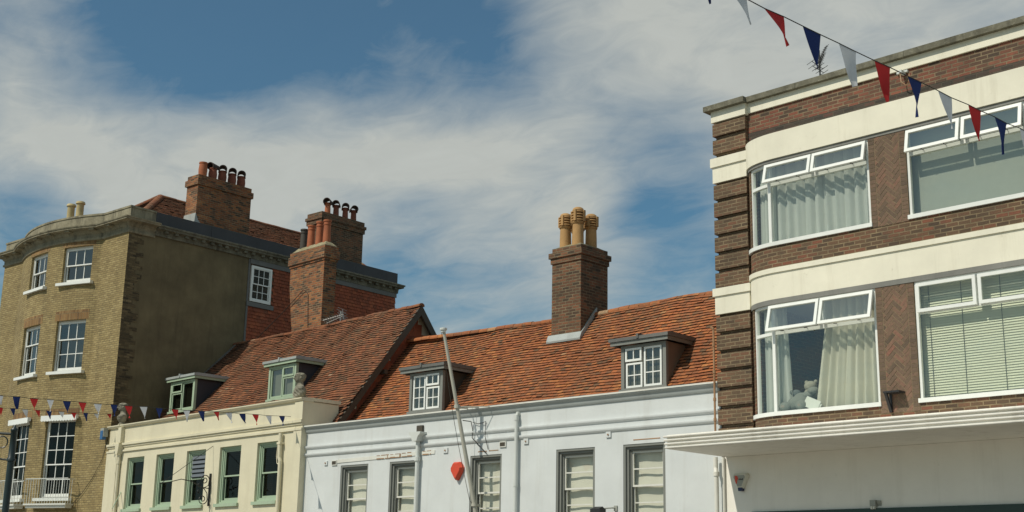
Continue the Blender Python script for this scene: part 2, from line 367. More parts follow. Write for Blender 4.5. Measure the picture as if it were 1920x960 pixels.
M['glass'] = glass_mat('window_glass', (.9, .92, .88), .8)
M['glass_dark'] = glass_mat('old_dark_glass', (.42, .45, .38), .4)
M['glass_grey'] = glass_mat('sky_reflecting_glass', (.6, .62, .56), 2.0)
M['glass_sky'] = glass_mat('tilted_sash_glass', (.8, .83, .78), 4.6)
M['glass_clear'] = glass_mat('large_pane_glass', (.9, .94, .91), 1.9)
M['asphalt'] = plain_mat('asphalt', (.05, .05, .05), .9, var=.3, scale=30)
M['paving'] = brick_mat('paving_slabs', [(0, (.34, .31, .26)), (1, (.42, .39, .33))], (.12, .11, .1), bw=.6, rh=.45, ms=.012)
M['ground'] = plain_mat('ground', (.14, .13, .1), .95, var=.3, scale=2)
M['kerb'] = plain_mat('kerb_stone', (.26, .25, .23), .9, var=.2)
M['plant'] = plain_mat('yellow_green_weed', (.2, .2, .05), .8, var=.4)

# light and sky settings
SUN_E = 3.35
SKY_TINT = (.36, .68, .72)
CLOUD = (5.0, 5.2, 4.85)
SKY_BANKS = [
 ((-0.817, 0.423, 0.391), 6, -0.26),
 ((-0.781, 0.475, 0.406), 7, -0.34),
 ((-0.743, 0.533, 0.405), 7, -0.36),
 ((-0.705, 0.584, 0.402), 6, -0.38),
 ((-0.677, 0.624, 0.389), 5, -0.32),
 ((-0.634, 0.673, 0.380), 5, -0.12),
 ((-0.811, 0.456, 0.367), 6, -0.2),
 ((-0.762, 0.530, 0.371), 5, -0.15),
 ((-0.589, 0.744, 0.315), 4.5, -0.34),
 ((-0.579, 0.763, 0.288), 4, -0.2),
 ((-0.606, 0.757, 0.245), 4, -0.16),
 ((-0.588, 0.780, 0.214), 4, -0.3),
 ((-0.757, 0.605, 0.245), 5, -0.34),
 ((-0.725, 0.647, 0.236), 5, -0.3),
 ((-0.690, 0.688, 0.225), 4, -0.15),
 ((-0.891, 0.387, 0.237), 4, -0.45),
 ((-0.879, 0.408, 0.247), 3, -0.17),
 ((-0.868, 0.397, 0.299), 6, 0.16),
 ((-0.833, 0.462, 0.303), 7, 0.2),
 ((-0.792, 0.517, 0.324), 6, 0.14),
 ((-0.763, 0.565, 0.313), 7, 0.24),
 ((-0.728, 0.608, 0.316), 7, 0.27),
 ((-0.693, 0.654, 0.303), 7, 0.27),
 ((-0.667, 0.692, 0.277), 6, 0.24),
 ((-0.783, 0.551, 0.289), 6, 0.16),
 ((-0.601, 0.689, 0.405), 5, 0.16),
 ((-0.557, 0.730, 0.397), 8, 0.24),
 ((-0.505, 0.772, 0.387), 9, 0.26),
 ((-0.423, 0.820, 0.386), 11, 0.3),
 ((-0.726, 0.662, 0.186), 4, 0.22),
 ((-0.616, 0.738, 0.277), 4, 0.12),
 ((-0.841, 0.470, 0.270), 6, 0.16),
 ((-0.881, 0.386, 0.275), 6, 0.18),
]
STREET_STRING = [
  ((-24.592, 10.642, 5.009), (-24.676, 10.831, 5.023), (-24.64, 10.791, 4.846), 'w'),
  ((-24.777, 11.057, 5.046), (-24.864, 11.253, 5.066), (-24.855, 11.202, 4.825), 'b'),
  ((-24.974, 11.498, 5.077), (-25.07, 11.713, 5.099), (-25.056, 11.649, 4.867), 'r'),
  ((-25.174, 11.946, 5.121), (-25.257, 12.133, 5.14), (-25.254, 12.083, 4.901), 'w'),
  ((-25.369, 12.383, 5.155), (-25.469, 12.606, 5.178), (-25.452, 12.542, 4.938), 'b'),
  ((-25.563, 12.818, 5.194), (-25.667, 13.049, 5.215), (-25.64, 12.989, 4.977), 'r'),
  ((-25.765, 13.269, 5.23), (-25.869, 13.503, 5.253), (-25.845, 13.43, 5.039), 'w'),
  ((-25.987, 13.769, 5.286), (-26.082, 13.982, 5.308), (-26.069, 13.924, 5.062), 'b'),
  ((-26.185, 14.211, 5.324), (-26.294, 14.458, 5.349), (-26.268, 14.396, 5.081), 'r'),
  ((-26.399, 14.694, 5.375), (-26.511, 14.945, 5.404), (-26.475, 14.89, 5.134), 'w'),
  ((-26.638, 15.228, 5.42), (-26.744, 15.465, 5.444), (-26.727, 15.398, 5.185), 'b'),
  ((-26.881, 15.773, 5.47), (-26.993, 16.024, 5.497), (-26.951, 15.961, 5.266), 'r'),
  ((-27.07, 16.196, 5.502), (-27.182, 16.449, 5.535), (-27.157, 16.384, 5.259), 'w'),
  ((-27.311, 16.739, 5.563), (-27.425, 16.994, 5.592), (-27.372, 16.946, 5.343), 'b'),
  ((-27.571, 17.323, 5.629), (-27.673, 17.552, 5.655), (-27.605, 17.524, 5.444), 'r'),
  ((-27.786, 17.805, 5.67), (-27.9, 18.062, 5.706), (-27.831, 18.031, 5.446), 'w'),
  ((-28.034, 18.362, 5.72), (-28.152, 18.628, 5.757), (-28.089, 18.582, 5.506), 'b'),
  ((-28.281, 18.917, 5.784), (-28.408, 19.201, 5.815), (-28.359, 19.135, 5.544), 'r'),
  ((-28.546, 19.51, 5.832), (-28.662, 19.773, 5.865), (-28.601, 19.721, 5.634), 'w'),
  ((-28.814, 20.113, 5.903), (-28.931, 20.378, 5.937), (-28.892, 20.31, 5.683), 'b'),
]
STREET_STRING_ENDS = [(-24.298, 9.986, 4.969), (-29.058, 20.662, 5.96)]
CORNER_STRING = [
  ((-38.815, 16.906, 6.594), (-38.837, 17.076, 6.597), (-38.856, 17.049, 6.346), 'r'),
  ((-38.865, 17.308, 6.613), (-38.886, 17.485, 6.626), (-38.891, 17.474, 6.361), 'b'),
  ((-38.915, 17.706, 6.627), (-38.939, 17.909, 6.646), (-38.928, 17.894, 6.389), 'w'),
  ((-38.968, 18.147, 6.657), (-38.99, 18.326, 6.669), (-38.98, 18.316, 6.436), 'r'),
  ((-39.014, 18.528, 6.681), (-39.038, 18.722, 6.69), (-39.036, 18.702, 6.441), 'b'),
  ((-39.069, 18.965, 6.701), (-39.091, 19.158, 6.72), (-39.084, 19.13, 6.506), 'w'),
  ((-39.125, 19.414, 6.719), (-39.145, 19.596, 6.739), (-39.161, 19.561, 6.5), 'r'),
  ((-39.174, 19.84, 6.76), (-39.196, 20.017, 6.774), (-39.198, 20.002, 6.525), 'b'),
  ((-39.223, 20.234, 6.781), (-39.245, 20.424, 6.799), (-39.235, 20.397, 6.595), 'w'),
  ((-39.28, 20.72, 6.824), (-39.299, 20.887, 6.846), (-39.289, 20.867, 6.658), 'r'),
]
CORNER_STRING_ENDS = [(-38.716, 16.117, 6.564), (-39.308, 20.949, 6.841)]
NEAR_STRING = [
  ((-4.291, 5.764, 5.174), (-4.285, 5.93, 5.176), (-4.284, 5.898, 5.043), 'b'),
  ((-4.279, 6.117, 5.18), (-4.272, 6.254, 5.19), (-4.249, 6.269, 5.025), 'w'),
  ((-4.267, 6.438, 5.188), (-4.259, 6.642, 5.198), (-4.228, 6.644, 4.998), 'r'),
  ((-4.252, 6.849, 5.2), (-4.245, 7.051, 5.203), (-4.264, 7.018, 4.966), 'b'),
  ((-4.237, 7.262, 5.208), (-4.23, 7.468, 5.21), (-4.242, 7.445, 4.959), 'w'),
  ((-4.222, 7.7, 5.215), (-4.214, 7.897, 5.222), (-4.238, 7.867, 4.967), 'r'),
  ((-4.206, 8.13, 5.225), (-4.199, 8.317, 5.23), (-4.226, 8.292, 4.969), 'b'),
  ((-4.191, 8.551, 5.233), (-4.185, 8.75, 5.232), (-4.192, 8.732, 4.99), 'w'),
  ((-4.175, 8.994, 5.245), (-4.168, 9.186, 5.246), (-4.192, 9.155, 5.004), 'r'),
  ((-4.16, 9.404, 5.256), (-4.154, 9.599, 5.254), (-4.178, 9.572, 4.999), 'b'),
  ((-4.144, 9.815, 5.27), (-4.138, 10.007, 5.269), (-4.158, 9.979, 5.027), 'w'),
]
NEAR_STRING_ENDS = [(-4.294, 5.691, 5.169), (-4.13, 10.26, 5.27)]

# ------------------------------------------------------------------ shared builders
def rail_box(mb, x0, x1, z0, z1, y0, y1, st, top, bot):
    mb.box(x0, x0 + st, y0, y1, z0, z1); mb.box(x1 - st, x1, y0, y1, z0, z1)
    mb.box(x0 + st, x1 - st, y0, y1, z1 - top, z1); mb.box(x0 + st, x1 - st, y0, y1, z0, z0 + bot)
def sash(mb, x0, x1, z0, z1, y0, y1, st, top, bot, cols, rows, bar):
    rail_box(mb, x0, x1, z0, z1, y0, y1, st, top, bot)
    a, b, c, d = x0 + st, x1 - st, z0 + bot, z1 - top; ym = y0 + .006; yn = y1 - .006
    for i in range(1, cols):
        x = a + (b - a) * i / cols; mb.box(x - bar / 2, x + bar / 2, ym, yn, c, d)
    for j in range(1, rows):
        z = c + (d - c) * j / rows
        for i in range(cols):
            e = a + (b - a) * i / cols + (bar / 2 if i else 0); f = a + (b - a) * (i + 1) / cols - (bar / 2 if i < cols - 1 else 0)
            mb.box(e, f, ym, yn, z - bar / 2, z + bar / 2)
def pane_obj(parent, rects, mat):
    mb = MB()
    for x0, x1, z0, z1, y in rects:
        mb.face([(x0, y, z0), (x1, y, z0), (x1, y, z1), (x0, y, z1)])
    return mb.build('pane', mat, parent)
def sash_window(parent, loc, rot, w, h, y, steps, fmat, smat, gmat, cols, rt, rb, split, st=.045, bar=.022, top=.05, bot=.08, meet=.04, sill=None, lower_front=False):
    """a double hung sash window; steps is a list of (width, depth) of the frame from the outside in"""
    mb = MB(); a = 0; yy = y
    for wd, dp in steps:
        rail_box(mb, -w / 2 + a, w / 2 - a, a, h - a, yy, yy + dp + .02, wd, wd, wd); a += wd; yy += dp
    o = mb.build('window', fmat, parent, loc, rot)
    x0, x1, z0, z1 = -w / 2 + a, w / 2 - a, a, h - a; zm = z0 + (z1 - z0) * split
    yu, yl = (yy + .0, yy + .045); 
    s = MB(); sash(s, x0, x1, zm - meet / 2, z1, yu, yu + .04, st, top, meet, cols, rt, bar); s.build('sash', smat, o)
    s = MB(); sash(s, x0, x1, z0, zm + meet / 2, yl, yl + .04, st, meet, bot, cols, rb, bar); s.build('sash', smat, o)
    pane_obj(o, [(x0 + st, x1 - st, zm, z1 - top, yu + .02), (x0 + st, x1 - st, z0 + bot, zm, yl + .02)], gmat)
    if sill:
        m, ov, hh, pr = sill; b = MB(); b.box(-w / 2 - ov, w / 2 + ov, -pr, y + .05, -hh, -.002); b.build('sill', m, o)
    return o
def casements(parent, lights, y, st, bar, smat, gmat):
    s = MB(); R = []
    for x0, x1, z0, z1, cols, rows, dy in lights:
        sash(s, x0, x1, z0, z1, y + dy, y + dy + .045, st, st, st, cols, rows, bar); R.append((x0 + st, x1 - st, z0 + st, z1 - st, y + dy + .022))
    s.build('casement', smat, parent); pane_obj(parent, R, gmat)

def tiles(mb, O, U, S, W, L, gauge=.1, tw=.165, inside=None, bend=None, lift=.036, r=random, surf=None):
    """overlapping plain tiles on a slope; O eaves corner, U along the eaves, S up the slope"""
    O, U, S = Vector(O), Vector(U).normalized(), Vector(S).normalized(); N = U.cross(S).normalized()
    rows = int(L / gauge) + 1; cols = int(W / tw) + 2
    for i in range(rows):
        rowt = r.gauss(0, .035)
        for j in range(cols):
            u0 = (j - .5) * tw + (i % 2) * tw / 2 + r.uniform(-.004, .004); s0 = i * gauge + r.uniform(-.007, .007)
            if inside and not inside(u0 + tw / 2, s0 + gauge / 2): continue
            if u0 < -tw * .6 or u0 + tw > W + tw * .6: continue
            a, b = max(u0, -.02), min(u0 + tw - .005, W + .02)
            if b - a < .02: continue
            q = lift + r.uniform(-.004, .007) + (r.random() < .04) * .014; ql, qr = q + r.uniform(-.003, .003), q + r.uniform(-.003, .003)
            f = (lambda u, s: bend(u, s)) if bend else (lambda u, s: 0)
            P = (lambda u, s, h: surf(u, s) + N * (h + f(u, s))) if surf else (lambda u, s, h: O + U * u + S * s + N * (h + f(u, s)))
            e = s0 + gauge * 1.25; t = (min(1, max(0, r.betavariate(2.8, 2.8) + rowt)), r.uniform(.4, 1))
            A, B, C, D = P(a, s0, ql), P(b, s0, qr), P(b, e, .006), P(a, e, .006)
            A0, B0 = P(a, s0 + .012, -.016), P(b, s0 + .012, -.016)
            mb.face([A, B, C, D], tint=t); mb.face([A0, B0, B, A], tint=(t[0], 0))  # front and side edges take the painted course shade
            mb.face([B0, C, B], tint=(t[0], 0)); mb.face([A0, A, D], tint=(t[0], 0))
def slab(mb, O, U, S, poly, off=-.02):
    O, U, S = Vector(O), Vector(U).normalized(), Vector(S).normalized(); N = U.cross(S).normalized()
    mb.face([O + U * u + S * s + N * off for u, s in poly], tint=(.45, .5))
def ridge_tiles(parent, a, b, mat, r=.11, n=None, bend=None):
    a, b = Vector(a), Vector(b); L = (b - a).length; n = n or max(2, int(L / .32)); t = (b - a).normalized(); x = t.cross(Vector((0, 0, 1))).normalized(); z = x.cross(t)
    mb = MB()
    for i in range(n):
        p = a + t * (L * i / n); q = a + t * (L * (i + 1) / n - .012); k = random.uniform(.96, 1.05); dz = Vector((0, 0, random.uniform(-.008, .008)))
        if bend: p = p + Vector((0, 0, bend(i / n))); q = q + Vector((0, 0, bend((i + 1) / n)))
        tn = (min(1, max(0, random.gauss(.62, .18))), .5)
        rows = []
        for e in (p, q):
            rows.append([e + dz + x * (cos(an) * r * k) + z * (sin(an) * r * k * .85 - .035) for an in [radians(-12 + 204 * m / 8) for m in range(9)]])
        for m in range(8):
            mb.face([rows[0][m], rows[1][m], rows[1][m + 1], rows[0][m + 1]], tint=tn)
        mb.face(rows[0], tint=tn); mb.face(rows[1][::-1], tint=tn)
    return mb.build('ridge_tiles', mat, parent)

def chimney(parent, u0, u1, d0, d1, z0, z1, bands, mat, flaunch_h=.1, fmat=None, taper=None):
    """stack with corbel bands (out, za, zb); children: flaunching"""
    mb = MB(); w, dp = u1 - u0, d1 - d0
    if taper:
        zt, du = taper
        mb.prism_y([(u0 + du, z0), (u1, z0), (u1, z1), (u0, z1), (u0, zt)], d0, d1)
    else: mb.box(u0, u1, d0, d1, z0, z1)
    for out, za, zb in bands: mb.box(u0 - out, u1 + out, d0 - out, d1 + out, za, zb)
    o = mb.build('chimney', mat, parent)
    zt = max([b[2] for b in bands] + [z1]); out = [b for b in bands if b[2] == zt]; out = out[0][0] if out else 0
    f = MB(); a = [(u0 - out + .03, d0 - out + .03), (u1 + out - .03, d0 - out + .03), (u1 + out - .03, d1 + out - .03), (u0 - out + .03, d1 + out - .03)]; k = .18
    b = [(u0 + k, d0 + min(k, dp * .3)), (u1 - k, d0 + min(k, dp * .3)), (u1 - k, d1 - min(k, dp * .3)), (u0 + k, d1 - min(k, dp * .3))]
    for i in range(4):
        j = (i + 1) % 4; f.face([(*a[i], zt + .003), (*a[j], zt + .003), (*b[j], zt + flaunch_h), (*b[i], zt + flaunch_h)])
    f.face([(*p, zt + flaunch_h) for p in b])
    f.build('flaunching', fmat or M['flaunch'], o)
    return o
def pot_plain(o, x, y, z, h, r, mat, n=18):
    mb = MB(); t = .022
    mb.lathe([(r * 1.0, z - .06), (r * 1.02, z + h * .1), (r * .93, z + h * .6), (r * .9, z + h * .78), (r * 1.0, z + h * .785), (r * 1.03, z + h * .83), (r * .92, z + h * .84), (r * .9, z + h * .92), (r * 1.08, z + h * .93), (r * 1.08, z + h), (r * 1.08 - t, z + h), (r * .8, z + h * .9), (r * .78, z + h * .4)], (x, y), n, True, True)
    return mb.build('chimney_pot', mat, o, smooth=True)
def pot_barrel(o, x, y, z, h, r, mat):
    mb = MB()
    mb.lathe([(r * .95, z - .06), (r * 1.1, z + h * .25), (r * 1.14, z + h * .5), (r * 1.0, z + h * .85), (r * .98, z + h * .9), (r * 1.1, z + h * .91), (r * 1.1, z + h), (r * .9, z + h), (r * .8, z + h * .7)], (x, y), 18)
    return mb.build('chimney_pot', mat, o, smooth=True)
def hood(pot, x, y, z, r, L, ang, mat):
    """half pipe hood lying across the top of a pot"""
    mb = MB(); ax = Vector((cos(ang), sin(ang), 0)); px = Vector((-sin(ang), cos(ang), 0)); rows = []
    for q in (-L / 2, L / 2):
        row = []
        for k in range(15):
            a = radians(-28 + 236 * k / 14); row.append(Vector((x, y, z + r * .5)) + ax * q + px * (cos(a) * r) + Vector((0, 0, sin(a) * r)))
        for k in reversed(range(15)):
            a = radians(-28 + 236 * k / 14); row.append(Vector((x, y, z + r * .5)) + ax * q + px * (cos(a) * r * .84) + Vector((0, 0, sin(a) * r * .84)))
        rows.append(row)
    mb.grid(rows, True)
    for row, fl in ((rows[0], 0), (rows[1], 1)):
        for k in range(14):
            q = [row[k], row[k + 1], row[28 - k], row[29 - k]]; mb.face(q if fl else q[::-1])
    for k in (-1, 1):
        mb.box(x + px.x * k * r * .86 - .02, x + px.x * k * r * .86 + .02, y + px.y * k * r * .86 - .02, y + px.y * k * r * .86 + .02, z - .02, z + r * .25)
    mb.build('chimney_hood', mat, pot, smooth=True)
def pot_louvre(o, x, y, z, h, r, mat, n=20):
    mb = MB()
    mb.lathe([(r * 1.02, z - .06), (r * .98, z + h * .3), (r * .93, z + h * .56), (r * 1.08, z + h * .575), (r * 1.14, z + h * .62), (r * .95, z + h * .635), (r * .72, z + h * .64), (r * .7, z + h * .9), (r * 1.02, z + h * .93), (r * .9, z + h * .99), (r * .6, z + h * 1.02), (r * .55, z + h)], (x, y), n)
    for k in range(4):
        a = z + h * (.64 + .075 * k)
        mb.lathe([(r * .75, a + .0), (r * 1.12, a + .004), (r * 1.2, a + .012), (r * 1.17, a + h * .042), (r * .75, a + h * .055)], (x, y), n, False, False)
    for k in range(4):
        a = pi / 2 * k + .25; cx, cy = x + cos(a) * r * 1.08, y + sin(a) * r * 1.08
        mb.box(cx - .035, cx + .035, cy - .035, cy + .035, z + h * .63, z + h * .93)
    return mb.build('chimney_pot', mat, o, smooth=True)

def dormer(parent, u0, u1, d, z0, z1, db, cheek, trim, roofm, roof_fascia, layout, smat, gmat, eave=.12, side=.15, post=.09, zsill=.06, backz=0, inside='dark_room'):
    """flat roofed dormer; root mesh is the pair of cheeks"""
    mb = MB()
    for a, b in ((u0, u0 + .05), (u1 - .05, u1)): mb.prism_x([(d + .02, z0), (d + .02, z1), (db + .35, z1 + backz), (db + .3, z1 - .25 + backz), ((d + db) / 2, (z0 + z1) / 2 - .25)][::-1], a, b)
    mb.box(u0 + .05, u1 - .05, d + .13, d + .2, z1 - .06, z1 - .003)
    o = mb.build('dormer', cheek, parent)
    mb = None; k = MB(); k.box(u0 + .05, u1 - .05, d + .1, d + .12, z0 - .1, z1 - .002); k.build('inner_screen', M[inside], o)  # added screen hides the roof slab; its tone stands in for pane reflections
    f = MB(); rail_box(f, u0 - .012, u1 + .012, z0, z1, d - .03, d + .06, post, .07, zsill); f.box(u0 - .05, u1 + .05, d - .07, d - .02, z0 - .03, z0 + .035); f.build('dormer_frame', trim, o)
    r = MB(); h1 = .085
    r.box(u0 - side, u1 + side * .7, d - eave, d - eave + .03, z1 + .004, z1 + h1)
    for a, b in ((u0 - side, u0 - side + .03), (u1 + side * .7 - .03, u1 + side * .7)): r.prism_x([(d - eave + .03, z1 + .004), (d - eave + .03, z1 + h1), (db + .3, z1 + h1 + backz), (db + .3, z1 + .004 + backz)][::-1], a, b)
    r.build('dormer_fascia', roof_fascia, o)
    t = MB(); a, b = u0 - side - .03, u1 + side * .7 + .03; ya = d - eave - .035; yb = db + .42; zt = z1 + h1 + .004
    t.prism_x([(ya, zt), (ya, zt + .075), (ya + .1, zt + .1), (yb, zt + .09 + backz), (yb, zt + backz)][::-1], a, b)
    t.box((a + b) / 2 - .03, (a + b) / 2 + .03, ya - .02, yb, zt + .02, zt + .125)
    t.build('dormer_roof', roofm, o)
    wx = MB(); s = MB(); R = []
    for x0, x1, c0, c1, cols, rows, dy in layout:
        sash(s, x0, x1, c0, c1, d - .005 + dy, d + .04 + dy, .045, .045, .05, cols, rows, .022); R.append((x0 + .04, x1 - .04, c0 + .04, c1 - .04, d + .018 + dy))
    s.build('casement', smat, o); pane_obj(o, R, gmat)
    return o
def downpipe(parent, x, y, z0, z1, mat, r=.045, shoe=False, offset=None):
    mb = MB(); mb.tube([(x, y, z0), (x, y, z1)], r, 12)
    z = z1 - .25
    while z > z0:
        mb.tube([(x, y, z - .05), (x, y, z + .05)], r * 1.3, 12); mb.box(x - .07, x + .07, y + r * .6, y + r * 2.2, z - .02, z + .02); z -= 1.75
    return mb.build('downpipe', mat, parent, smooth=True)

# ------------------------------------------------------------------ bow fronted brick building (far left)
T = thing('bow_fronted_building', 'tall buff brick building with a curved bow front and a brown rendered side wall', 'building', FT.w(0, 0), FT.a)
CU, RB, SC, SJ = -4.33, 6.375, -4.4185, 2.7885
def bow(s, d):
    th = (s - SC) / RB
    if s > SC + SJ: return (s, d) if s > SC + SJ + 1e-6 else (CU + (RB - d) * sin(th), RB - .6 - (RB - d) * cos(th))
    if s < SC - SJ: return (s - (SC - SJ) + CU - 2.7, d)
    return (CU + (RB - d) * sin(th), RB - .6 - (RB - d) * cos(th))
S_L = SC - SJ - 1.37
thd = lambda deg: SC + radians(deg) * RB
arcx = [SC - SJ + 2 * SJ * k / 28 for k in range(29)]
cols_ = [(-4.1, 1.29), (16.0, 1.32)]
rows_ = [(11.58, 12.86), (8.47, 10.25), (4.22, 6.86)]
holes = [(thd(a) - w / 2, thd(a) + w / 2, z0, z1) for a, w in cols_ for z0, z1 in rows_]
b = MB(); b.wall(bow, S_L, 0, 0, 13.2, holes, .16, arcx)
b.box(-8.4, -8.3, .002, 12.4, 0, 13.2)
b.build('brick_front', M['brick_buff'], T)
b = MB()
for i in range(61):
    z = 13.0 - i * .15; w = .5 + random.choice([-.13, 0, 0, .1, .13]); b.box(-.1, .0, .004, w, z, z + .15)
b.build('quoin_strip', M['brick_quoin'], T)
b = MB(); b.box(-.14, -.012, .3, 5.08, 0, 13.2); b.build('rendered_wall', M['render'], T)
b = MB(); b.box(-.16, -.03, 5.08, 12.42, 0, 13.2); b.box(-8.3, -.16, 12.3, 12.42, 0, 13.2); b.build('back_wall', M['brick_sooty'], T)
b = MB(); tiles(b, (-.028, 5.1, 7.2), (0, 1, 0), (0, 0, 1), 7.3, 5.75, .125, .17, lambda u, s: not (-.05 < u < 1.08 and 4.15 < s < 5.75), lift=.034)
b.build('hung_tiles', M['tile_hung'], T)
b = MB()
b.box(-.02, .03, 5.08, 12.44, 12.94, 13.12); b.box(-.02, .035, 5.02, 6.25, 11.36, 11.52); b.box(-.02, .012, 5.02, 5.1, 7.5, 13.1)
b.build('lead_apron', M['lead'], T)
path = [bow(S_L, 0)] + [bow(x, 0) for x in arcx] + [(0, 0)]
full = [(-8.4, 3.0)] + path + [(0, .98)]
b = MB(); b.sweep(full, [(0, 13.02), (.05, 13.03), (.06, 13.1), (.025, 13.11), (.025, 13.24), (.06, 13.27), (.1, 13.34), (.12, 13.385), (.36, 13.39), (.36, 13.42), (.39, 13.45), (.4, 13.485), (.3, 13.51), (.05, 13.55), (0, 13.55)])
CB = b
b = MB(); b.sweep(full, [(-.3, 13.53), (.02, 13.53), (.02, 13.9), (.045, 13.905), (.045, 13.97), (-.33, 13.97)]); b.build('parapet', M['stone'], T)
s = S_L + .3
while s < -.1:
    CB.mbox(bow, s - .1, s + .1, -.31, -.1, 13.33, 13.386); s += random.uniform(.75, 1.05)
CB.build('cornice', M['stone'], T)
b = MB(); b.sweep([(0, .98), (0, 12.44), (-4, 12.44)], [(0, 13.12), (.05, 13.12), (.07, 13.3), (.22, 13.34), (.22, 13.4), (.26, 13.42), (.26, 13.47), (.05, 13.54), (0, 13.54)]);
y = 1.3
while y < 12.4: b.box(.045, .17, y, y + .14, 13.24, 13.34); y += .36 + random.uniform(-.06, .08)
b.build('side_cornice', M['coping'], T)
b = MB(); y = .98
while y < 12.4:
    e = min(y + 2.3, 12.46); b.box(-.3, .03 + random.uniform(-.008, .008), y + .004, e, 13.545, 13.955); y = e
b.box(-4, -.3, 12.2, 12.46, 13.545, 13.955); b.build('lead_parapet', M['lead_dark'], T)
# windows
for a, w in cols_:
    for k, (z0, z1) in enumerate(rows_):
        x, y = bow(thd(a), 0)
        win = sash_window(T, (x, y, z0), radians(a), w, z1 - z0, .12, [(.05, .02)], M['white_old'], M['white_frame'], M['glass_grey'] if k < 2 else M['glass_dark'], 3, [1, 1, 3][k], [1, 2, 2][k], [.5, .64, .42][k], st=.05, bar=.026, top=.06, bot=.1, sill=(M['white_frame'], .13, .1, .1))
        bk = MB(); bk.box(-w / 2 - .1, w / 2 + .1, .75, .77, -.2, z1 - z0 + .2); bk.build('window_back', M['dark_room'] if k == 2 else M['grey_backing'], win)
        ar = MB(); s0, s1 = thd(a) - w / 2 - .1, thd(a) + w / 2 + .1
        ar.mbox(bow, s0, s1, -.005, .02, z1 + .002, z1 + (.22 if k == 0 else .34), 4); ar.build('brick_arch', M['brick_arch'], T)
        if k == 2:
            pl = MB(); hw = w / 2 + .12; H = z1 - z0
            pts = [(hw, H + .1), (-hw, H + .1)]; n = 26
            for q in range(n + 1): pts.append((-hw + 2 * hw * q / n, H - .07 - (.03 if q % 2 else 0)))
            pl.prism_y(pts[::-1], -.12, -.06); pl.box(-hw, hw, -.06, .002, H - .02, H + .1); pl.build('pelmet', M['white_frame'], win)
            bl = MB(); hw = .93; bl.box(-hw, hw, -.36, .0, -.25, -.2); bl.box(-hw + .06, hw - .06, -.3, 0, -.34, -.25); bo = bl.build('balcony', M['white_old'], win)
            rl = MB(); zt = .6
            for q in range(17):
                xx = -hw + .02 + (2 * hw - .04) * q / 16; rl.tube([(xx, -.34, -.2), (xx, -.34, zt)], .008, 6)
            for xx in (-hw + .02, hw - .02):
                for yy in (-.23, -.12): rl.tube([(xx, yy, -.2), (xx, yy, zt)], .008, 6)
                rl.box(xx - .012, xx + .012, -.33, 0, zt - .01, zt + .012)
            rl.box(-hw, hw, -.355, -.325, zt, zt + .025); rl.build('railing', M['pale_grey'], bo)
win = thing('window', '', '', (0, 0, 0)); bpy.data.objects.remove(win)
mb = MB(); w, h = .94, 1.33
rail_box(mb, -w / 2, w / 2, 0, h, -.05, .05, .08, .08, .08); win = mb.build('window', M['white_frame'], T, (-.01, 5.62, 11.55), pi / 2)
s = MB(); sash(s, -.385, .385, h / 2 - .02, h - .08, -.03, .0, .035, .035, .04, 3, 2, .022); s.build('sash', M['white_frame'], win)
s = MB(); sash(s, -.385, .385, .08, h / 2 + .02, .005, .035, .035, .04, .05, 3, 2, .022); s.build('sash', M['white_frame'], win)
pane_obj(win, [(-.36, .36, .1, h / 2, .02), (-.36, .36, h / 2, h - .1, -.015)], M['glass_dark'])
# roof
sl = Vector((-2.6, 0, 1.92)).normalized(); L = hypot(2.6, 1.92); kx = 2.6 / L
b = MB()
ins = lambda u, s: s < L and u > s * kx - .02 and u < 11.95 - s * kx * .42 + .02
tiles(b, (-.4, .42, 13.62), (0, 1, 0), sl, 11.95, L, .12, .165, ins)
slab(b, (-.4, .42, 13.62), (0, 1, 0), sl, [(0, 0), (11.95, 0), (10.86, L), (2.6, L)])
fs = Vector((0, 2.6, 1.92)).normalized()
tiles(b, (-5.6, .42, 13.62), (1, 0, 0), fs, 5.2, L, .12, .165, lambda u, s: s < L and u > s * kx and u < 5.2 - s * kx)
slab(b, (-5.6, .42, 13.62), (1, 0, 0), fs, [(0, 0), (5.2, 0), (2.6, L)])
b.face([(-5.6, .42, 13.6), (-3, 3.02, 15.52), (-3, 11.27, 15.52), (-5.6, 12.37, 13.6)]); b.face([(-.4, 12.37, 13.6), (-5.6, 12.37, 13.6), (-3, 11.27, 15.52)])
b.box(-8.3, -.3, .35, 12.2, 13.4, 13.5)
rf = b.build('roof', M['tile_brown'], T)
ridge_tiles(rf, (-3, 3.02, 15.56), (-3, 11.27, 15.56), M['tile_brown'])
ridge_tiles(rf, (-.45, .47, 13.7), (-3, 3.02, 15.56), M['tile_brown'], .13)
ridge_tiles(rf, (-5.55, .47, 13.7), (-3, 3.02, 15.56), M['tile_brown'], .13)
ridge_tiles(rf, (-.45, 12.32, 13.7), (-3, 11.27, 15.56), M['tile_brown'], .1)
